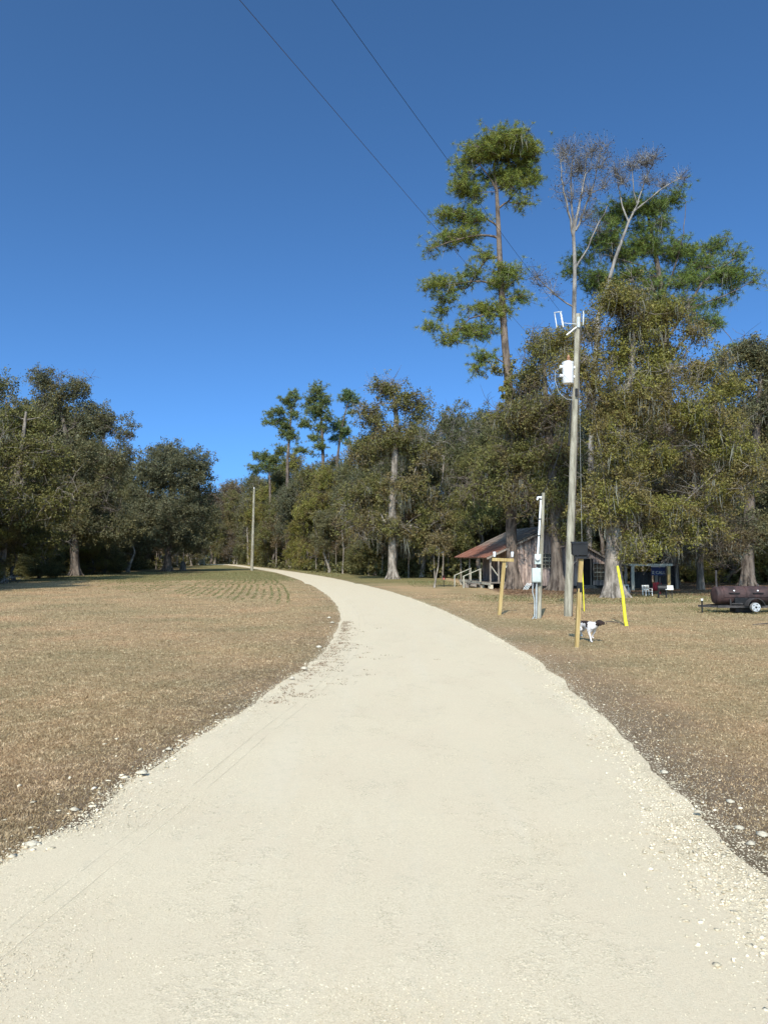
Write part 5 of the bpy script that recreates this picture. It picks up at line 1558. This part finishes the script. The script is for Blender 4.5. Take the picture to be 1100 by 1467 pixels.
# banner
bc = rel(945, 818, PDp, .35)
bn = empty('banner', fb + bc, 'dark blue banner with pale letters hanging under the shelter beam', 'banner')
MB().box((0, 0, 0), (20 / FOC * PDp, .02, 13 / FOC * PDp)).build('cloth', M['banner'], bn)
MB().box((0, -.02, 6.2 / FOC * PDp), (20 / FOC * PDp, .02, .06)).build('hem', M['tin'], bn)
fc = bpy.data.curves.new('lettering', 'FONT'); fc.body = '& CALL'; fc.size = .27; fc.align_x = 'CENTER'; fc.align_y = 'CENTER'; fc.extrude = .003
fo = link('lettering', fc, bn); fo.location = (0.02, -.016, -.12); fo.rotation_euler = (R(90), 0, 0)
bpy.context.view_layer.update()
fm = bpy.data.meshes.new_from_object(fo.evaluated_get(bpy.context.evaluated_depsgraph_get()))
bpy.data.objects.remove(fo)
fm.materials.clear(); fm.materials.append(M['wood_pale'])
fo = link('lettering', fm, bn); fo.location = (0.02, -.016, -.12); fo.rotation_euler = (R(90), 0, 0)

# --- chairs
def slat_chair(loc, rz, lab, mat, k, seat_w=.52):
    c_ = empty('chair', loc, lab, 'chair', 'garden chairs around the fire pit', rz); c_.scale = (k, k, k)
    for sx in (-1, 1):
        MB().box((sx * seat_w / 2, -.24, .30), (.06, .06, .60)).build('leg', mat, c_)
        MB().bar((sx * seat_w / 2, .24, 0), (sx * seat_w / 2, .34, .92), .06, .06).build('leg', mat, c_)
        MB().bar((sx * seat_w / 2, -.28, .62), (sx * seat_w / 2, .30, .64), .09, .03).build('armrest', mat, c_)
    for i in range(5): MB().box((0, -.22 + i * .11, .40 - .01 * i), (seat_w, .095, .025)).build('seat_slat', mat, c_)
    MB().bar((-seat_w / 2 + .03, .335, .87), (seat_w / 2 - .03, .335, .87), .03, .09).build('top_rail', mat, c_)
    MB().bar((-seat_w / 2 + .03, .29, .50), (seat_w / 2 - .03, .29, .50), .03, .07).build('back_rail', mat, c_)
    for i in range(3): MB().bar((-.15 + .15 * i, .29, .52), (-.15 + .15 * i, .335, .85), .05, .02).build('back_slat', mat, c_)
    return c_
slat_chair(gr(927, 853.5), R(12), 'white wooden armchair facing the lawn in front of the shelter', M['white_paint'], .64, .60)
slat_chair(gr(894, 851), R(150), 'white low bench chair turned away behind the yellow guard', M['white_paint'], .60, .9)
# red shell-backed chair
rc = empty('chair', gr(940, 851), 'red plastic chair leaning back beside the white armchair', 'chair', 'garden chairs around the fire pit', R(-28)); rc.scale = (.66, .66, .66)
for i in range(5):
    x = -.26 + .13 * i; hh_ = 1.05 - .05 * abs(i - 2)
    MB().bar((x * .8, .12, .30), (x * 1.15, .55, hh_), .12, .02).build('back_slat', M['red'], rc)
for i in range(5): MB().box((0, -.42 + .115 * i, .40 - .025 * i), (.56, .105, .022)).build('seat_slat', M['red'], rc)
for sx in (-1, 1):
    MB().box((sx * .33, -.38, .26), (.10, .03, .52)).build('leg', M['red'], rc)
    MB().bar((sx * .33, -.34, .36), (sx * .33, .5, .02), .03, .12).build('leg', M['red'], rc)
    MB().box((sx * .36, -.06, .54), (.13, .80, .025)).build('armrest', M['red'], rc)
# grill with a pale lid on black legs
gl = empty('grill', gr(952, 857), 'black legged grill with a pale tin side shelf by the shelter post', 'grill', None, R(-14)); gl.scale = (.72, .72, .72)
MB().lathe((-.46, .25, .72), (1, 0, 0), [(0, .02), (.01, .27), (.62, .27), (.63, .02)], 18).build('barrel', M['dark_paint'], gl, True)
MB().prism([(.05, -.05, .62), (.60, -.05, .62), (.60, .18, .93), (.05, .18, .93)], (0, .02, -.02)).build('tin_shelf', M['tin'], gl)
for x in (-.42, .12):
    for y in (.02, .48): MB().bar((x, y, 0), (x * .96, y, .62), .05, .05).build('leg', M['dark_paint'], gl)
MB().bar((.5, .10, 0), (.5, .10, .75), .05, .05).build('leg', M['dark_paint'], gl)
MB().bar((-.4, .02, .25), (.15, .02, .25), .04, .04).build('brace', M['dark_paint'], gl)
MB().tube([(-.3, .25, .98), (-.3, .25, 1.55)], .05, 8).build('chimney', M['dark_paint'], gl)

# --- smoker on its trailer
wc = gr(1080, 879.5); SD = wc.y
K_ = SD / FOC
TR = empty('smoker_trailer', wc, 'rusty maroon barrel smoker on a single axle trailer at the right edge', 'smoker')
zc = (879.5 - 854) * K_; r_t = 12.8 * K_
xL = (1033 - 1080) * K_; xR = xL + 4.1
yo = .55
tk = MB().lathe((xL, yo, zc), (1, 0, 0), [(-.07, .02), (-.06, r_t * .55), (-.02, r_t * .93), (0.02, r_t), (.10, r_t), (.105, r_t + .012), (.14, r_t + .012), (.145, r_t), (4.0, r_t), (4.05, r_t * .9), (4.1, .02)], 32).build('tank', M['rust_tank'], TR, True)
def lid(xa, xb):
    vs = []; fs = []; n = 10
    for x in (xa, xb):
        for rr in (r_t + .004, r_t + .018):
            for i in range(n + 1):
                a = R(-10 + 95 * i / n)
                vs.append((x, yo - math.cos(a) * rr, zc + math.sin(a) * rr))
    m1 = n + 1
    for i in range(n):
        fs += [(m1 + i, m1 + i + 1, 3 * m1 + i + 1, 3 * m1 + i), (i, i + 1, m1 + i + 1, m1 + i), (2 * m1 + i, 3 * m1 + i, 3 * m1 + i + 1, 2 * m1 + i + 1)]
    fs += [(0, m1, 3 * m1, 2 * m1), (n, 2 * m1 + n, 3 * m1 + n, m1 + n)]
    lo = MB().add(vs, fs).build('lid', M['rust_tank'], TR, True)
    xm = (xa + xb) / 2
    h_ = MB().bar((xm - .19, yo - r_t * .98 - .06, zc + .10), (xm + .19, yo - r_t * .98 - .06, zc + .10), .03, .03)
    for s in (-.19, .19): h_.bar((xm + s, yo - r_t * .98 - .06, zc + .10), (xm + s, yo - r_t * .9, zc + .10), .03, .03)
    h_.build('handle', M['dark_paint'], lo)
    MB().lathe((xm, yo - r_t * .88, zc + r_t * .5), (0, -1, .5), [(0, .03), (.05, .03), (.055, .0)], 10).build('gauge', M['white_enamel'], lo, True)
lid(xL + .22, xL + 1.00); lid(xL + 1.10, xL + 1.95); lid(xL + 2.1, xL + 3.0)
MB().box((xL + .92, yo - r_t * .72, zc - r_t * .62), (.62, .28, .26)).build('ash_opening', M['dark_paint'], TR)
MB().tube([(xL + .06, yo - .05, zc + r_t * .9), (xL + .06, yo - .05, (879.5 - 818) * K_)], .04, 10).build('stack', M['rust_frame'], TR, True)
MB().tube([(xL + 1.75, yo + .1, zc + r_t * .8), (xL + 1.75, yo + .1, zc + r_t * 1.25)], .03, 8).build('vent_pipe', M['rust_frame'], TR, True)
zf = (879.5 - 869.5) * K_
mb = MB()
for dy in (yo - .42, yo + .42): mb.box((xL + 1.97, dy, zf), (4.1, .07, .09))
mb.box((xL + 3.9, yo, zf), (.07, .9, .09)); mb.box((xL + .4, yo, zf), (.07, .9, .09))
mb.build('frame', M['rust_frame'], TR)
MB().bar((xL - .1, yo - .42, zf), (xL - .62, yo - .02, zf), .06, .07).build('tongue', M['rust_frame'], TR)
MB().bar((xL - .1, yo + .42, zf), (xL - .62, yo + .02, zf), .06, .07).build('tongue', M['rust_frame'], TR)
xj = (1010 - 1080) * K_
jk = MB().tube([(xj + .08, yo - .10, 0.02), (xj + .08, yo - .10, .50)], .03, 8).build('jack', M['dark_paint'], TR)
MB().tube([(xj + .08, yo - .10, .48), (xj + .09, yo - .10, .56)], .045, 8).build('crank', M['white_paint'], jk)
for x in (xL + .45, xL + 1.2, xL + 2.4, xL + 3.4):
    for dy in (-.36, .36): MB().box((x, yo + dy, (zf + zc - r_t * .7) / 2 + .02), (.05, .05, zc - r_t * .7 - zf + .16)).build('cradle', M['rust_frame'], TR)
MB().bar((xL + .42, yo - .5, zf + .12), (xL + .85, yo - .5, zf + .12), .04, .04).build('rack', M['rust_frame'], TR)
MB().box((xL + 1.05, yo + .1, zf - .14), (.62, .5, .2)).build('tool_box', M['dark_paint'], TR)
rw = 9.8 * K_
for dy in (-.06, 2 * yo - .04):
    wh = empty('wheel', (0, dy, rw), None, None); wh.parent = TR
    MB().lathe((0, -.09, 0), (0, 1, 0), [(0, rw * .62), (.0, rw * .88), (.03, rw * .98), (.09, rw), (.15, rw * .98), (.18, rw * .88), (.18, rw * .62)], 28).build('tyre', M['tyre'], wh, True)
    MB().lathe((0, -.095, 0), (0, 1, 0), [(0.01, .035), (0.012, .06), (.045, rw * .30), (.02, rw * .40), (.0, rw * .58), (.005, rw * .64), (.03, rw * .64), (.16, rw * .64), (.16, .03)], 28).build('rim', M['rim'], wh, True)
    mbh = MB()
    for i in range(5):
        a = 2 * math.pi * i / 5
        mbh.lathe((math.cos(a) * rw * .42, -.10, math.sin(a) * rw * .42), (0, 1, 0), [(0, .022), (.03, .022)], 8)
    mbh.build('slot', M['dark_paint'], wh)
    MB().lathe((0, -.115, 0), (0, 1, 0), [(0, .02), (.005, .04), (.06, .042)], 12).build('hub', M['dark_paint'], wh, True)
    vs = []; fs = []; n = 12
    for i in range(n + 1):
        a = R(8 + 164 * i / n)
        for y in (-.14, .14):
            vs += [(math.cos(a) * (rw + .06), dy + y, rw + math.sin(a) * (rw + .06)), (math.cos(a) * (rw + .08), dy + y, rw + math.sin(a) * (rw + .08))]
    for i in range(n):
        k0, k1 = 4 * i, 4 * i + 4
        fs += [(k0 + 1, k0 + 3, k1 + 3, k1 + 1), (k0, k1, k1 + 2, k0 + 2), (k0, k0 + 1, k1 + 1, k1), (k0 + 2, k1 + 2, k1 + 3, k0 + 3)]
    MB().add(vs, fs).build('fender', M['rust_frame'], TR, True)
MB().tube([(0, -.05, rw), (0, 2 * yo - .05, rw)], .03, 8).build('axle', M['rust_frame'], TR)

# --- slim far pole beside the road
fp = gr(361, 817.5)
q = empty('utility_pole', fp, 'slim distant pole standing on the grass inside the bend', 'utility pole')
hp = at(363, 700, fp.y).z
MB().tube([(0, 0, 0), (.12, 0, hp * .5), ((363 - 361) / FOC * fp.y, 0, hp)], [.24, .2, .15], 10).build('shaft', M['wood_pole'], q, True)
MB().tube([(.2, 0, hp), (.2, 0, hp + .22)], [.1, .08], 8).build('insulator', M['white_enamel'], q)

# --- far rail fence and gate posts where the road ends
FX = [278, 281, 284, 287, 290, 294, 300, 306]
q = empty('rail_fence', gr(285, 809.5), 'far pale rail fence under the trees where the road disappears', 'fence')
o0 = q.location.copy()
for px in (272, 279, 286, 293):
    p = gr(px, 809.5) - o0
    MB().box((p.x, p.y, .9), (.22, .22, 1.8)).build('post', M['wood_pale'], q)
for z in (.5, 1.0, 1.5):
    a, b_ = gr(271, 809.5) - o0, gr(294, 809.5) - o0
    MB().bar((a.x, a.y - .12, z), (b_.x, b_.y - .12, z), .06, .14).build('rail', M['wood_pale'], q)
q = empty('gate', gr(333, 808), 'pale post frame gate at the far end of the road', 'gate')
for dx in (-.75, .75): MB().box((dx, 0, 1.1), (.28, .28, 2.2)).build('post', M['wood_pale'], q)
MB().box((0, -.05, 2.0), (1.9, .18, .2)).build('crossbar', M['wood_pale'], q)
MB().box((0, -.05, 1.0), (1.3, .12, .16)).build('rail', M['wood_pale'], q)

# --- grey stump by the round oak
s0 = gr(262, 817)
mb = MB().tube([(0, 0, 0), (.05, 0, .5), (.02, 0, 1.1), (.08, 0, 1.35)], [.55, .42, .38, .30], 10)
o = mb.build('stump', M['bark_pale'], None, True); o.location = s0
tag(o, 'grey upright stump in the shade right of the round oak', 'stump')
# small fallen sticks on the grass; the right-edge one stands in for a shadow
for i, (px, py, l, rz, lab) in enumerate([(875, 893, .5, -.5, 'short dead stick on the dry grass between dog and yellow guard'), (1096, 896, .9, .15, 'dark stick standing in for a shadow on the lawn at the right edge'), (765, 866, .6, .1, 'dark stick lying in the green strip left of the pole')]):
    p = gr(px, py)
    o = MB().tube([(-l / 2, 0, .03), (0, .04, .06), (l / 2, -.02, .03)], [.012, .02, .01], 6).build('stick', M['bark'], None, True)
    o.location = p; o.rotation_euler = (0, 0, rz); tag(o, lab, 'stick')

# --- single out things that still share a label: by their place from left to right, or from near to far
ORD = ['first', 'second', 'third', 'fourth', 'fifth', 'sixth', 'seventh', 'eighth', 'ninth', 'tenth', 'eleventh', 'twelfth', 'thirteenth', 'fourteenth', 'fifteenth', 'sixteenth', 'seventeenth', 'eighteenth']
for ob in COL.objects:
    if ob.parent is None and ob.get('category') == 'stone':
        side = 'left' if ob.location.x < 0.5 * (left_x(ob.location.y) + right_x(ob.location.y)) else 'right'
        ob['label'] = f'white limestone chunk on the {side} edge of the road'
same = {}
for ob in COL.objects:
    if ob.parent is None and ob.get('label'):
        same.setdefault(ob['label'], []).append(ob)
for lab, obs in same.items():
    if len(obs) < 2: continue
    if obs[0].get('category') == 'stone':
        obs.sort(key=lambda q: q.location.y)
        for i, ob in enumerate(obs): ob['label'] = f'{lab}, {ORD[i]} counted from near to far'
    else:
        obs.sort(key=lambda q: q.location.x / q.location.y)
        for i, ob in enumerate(obs): ob['label'] = f'{lab}, {ORD[i]} from left'
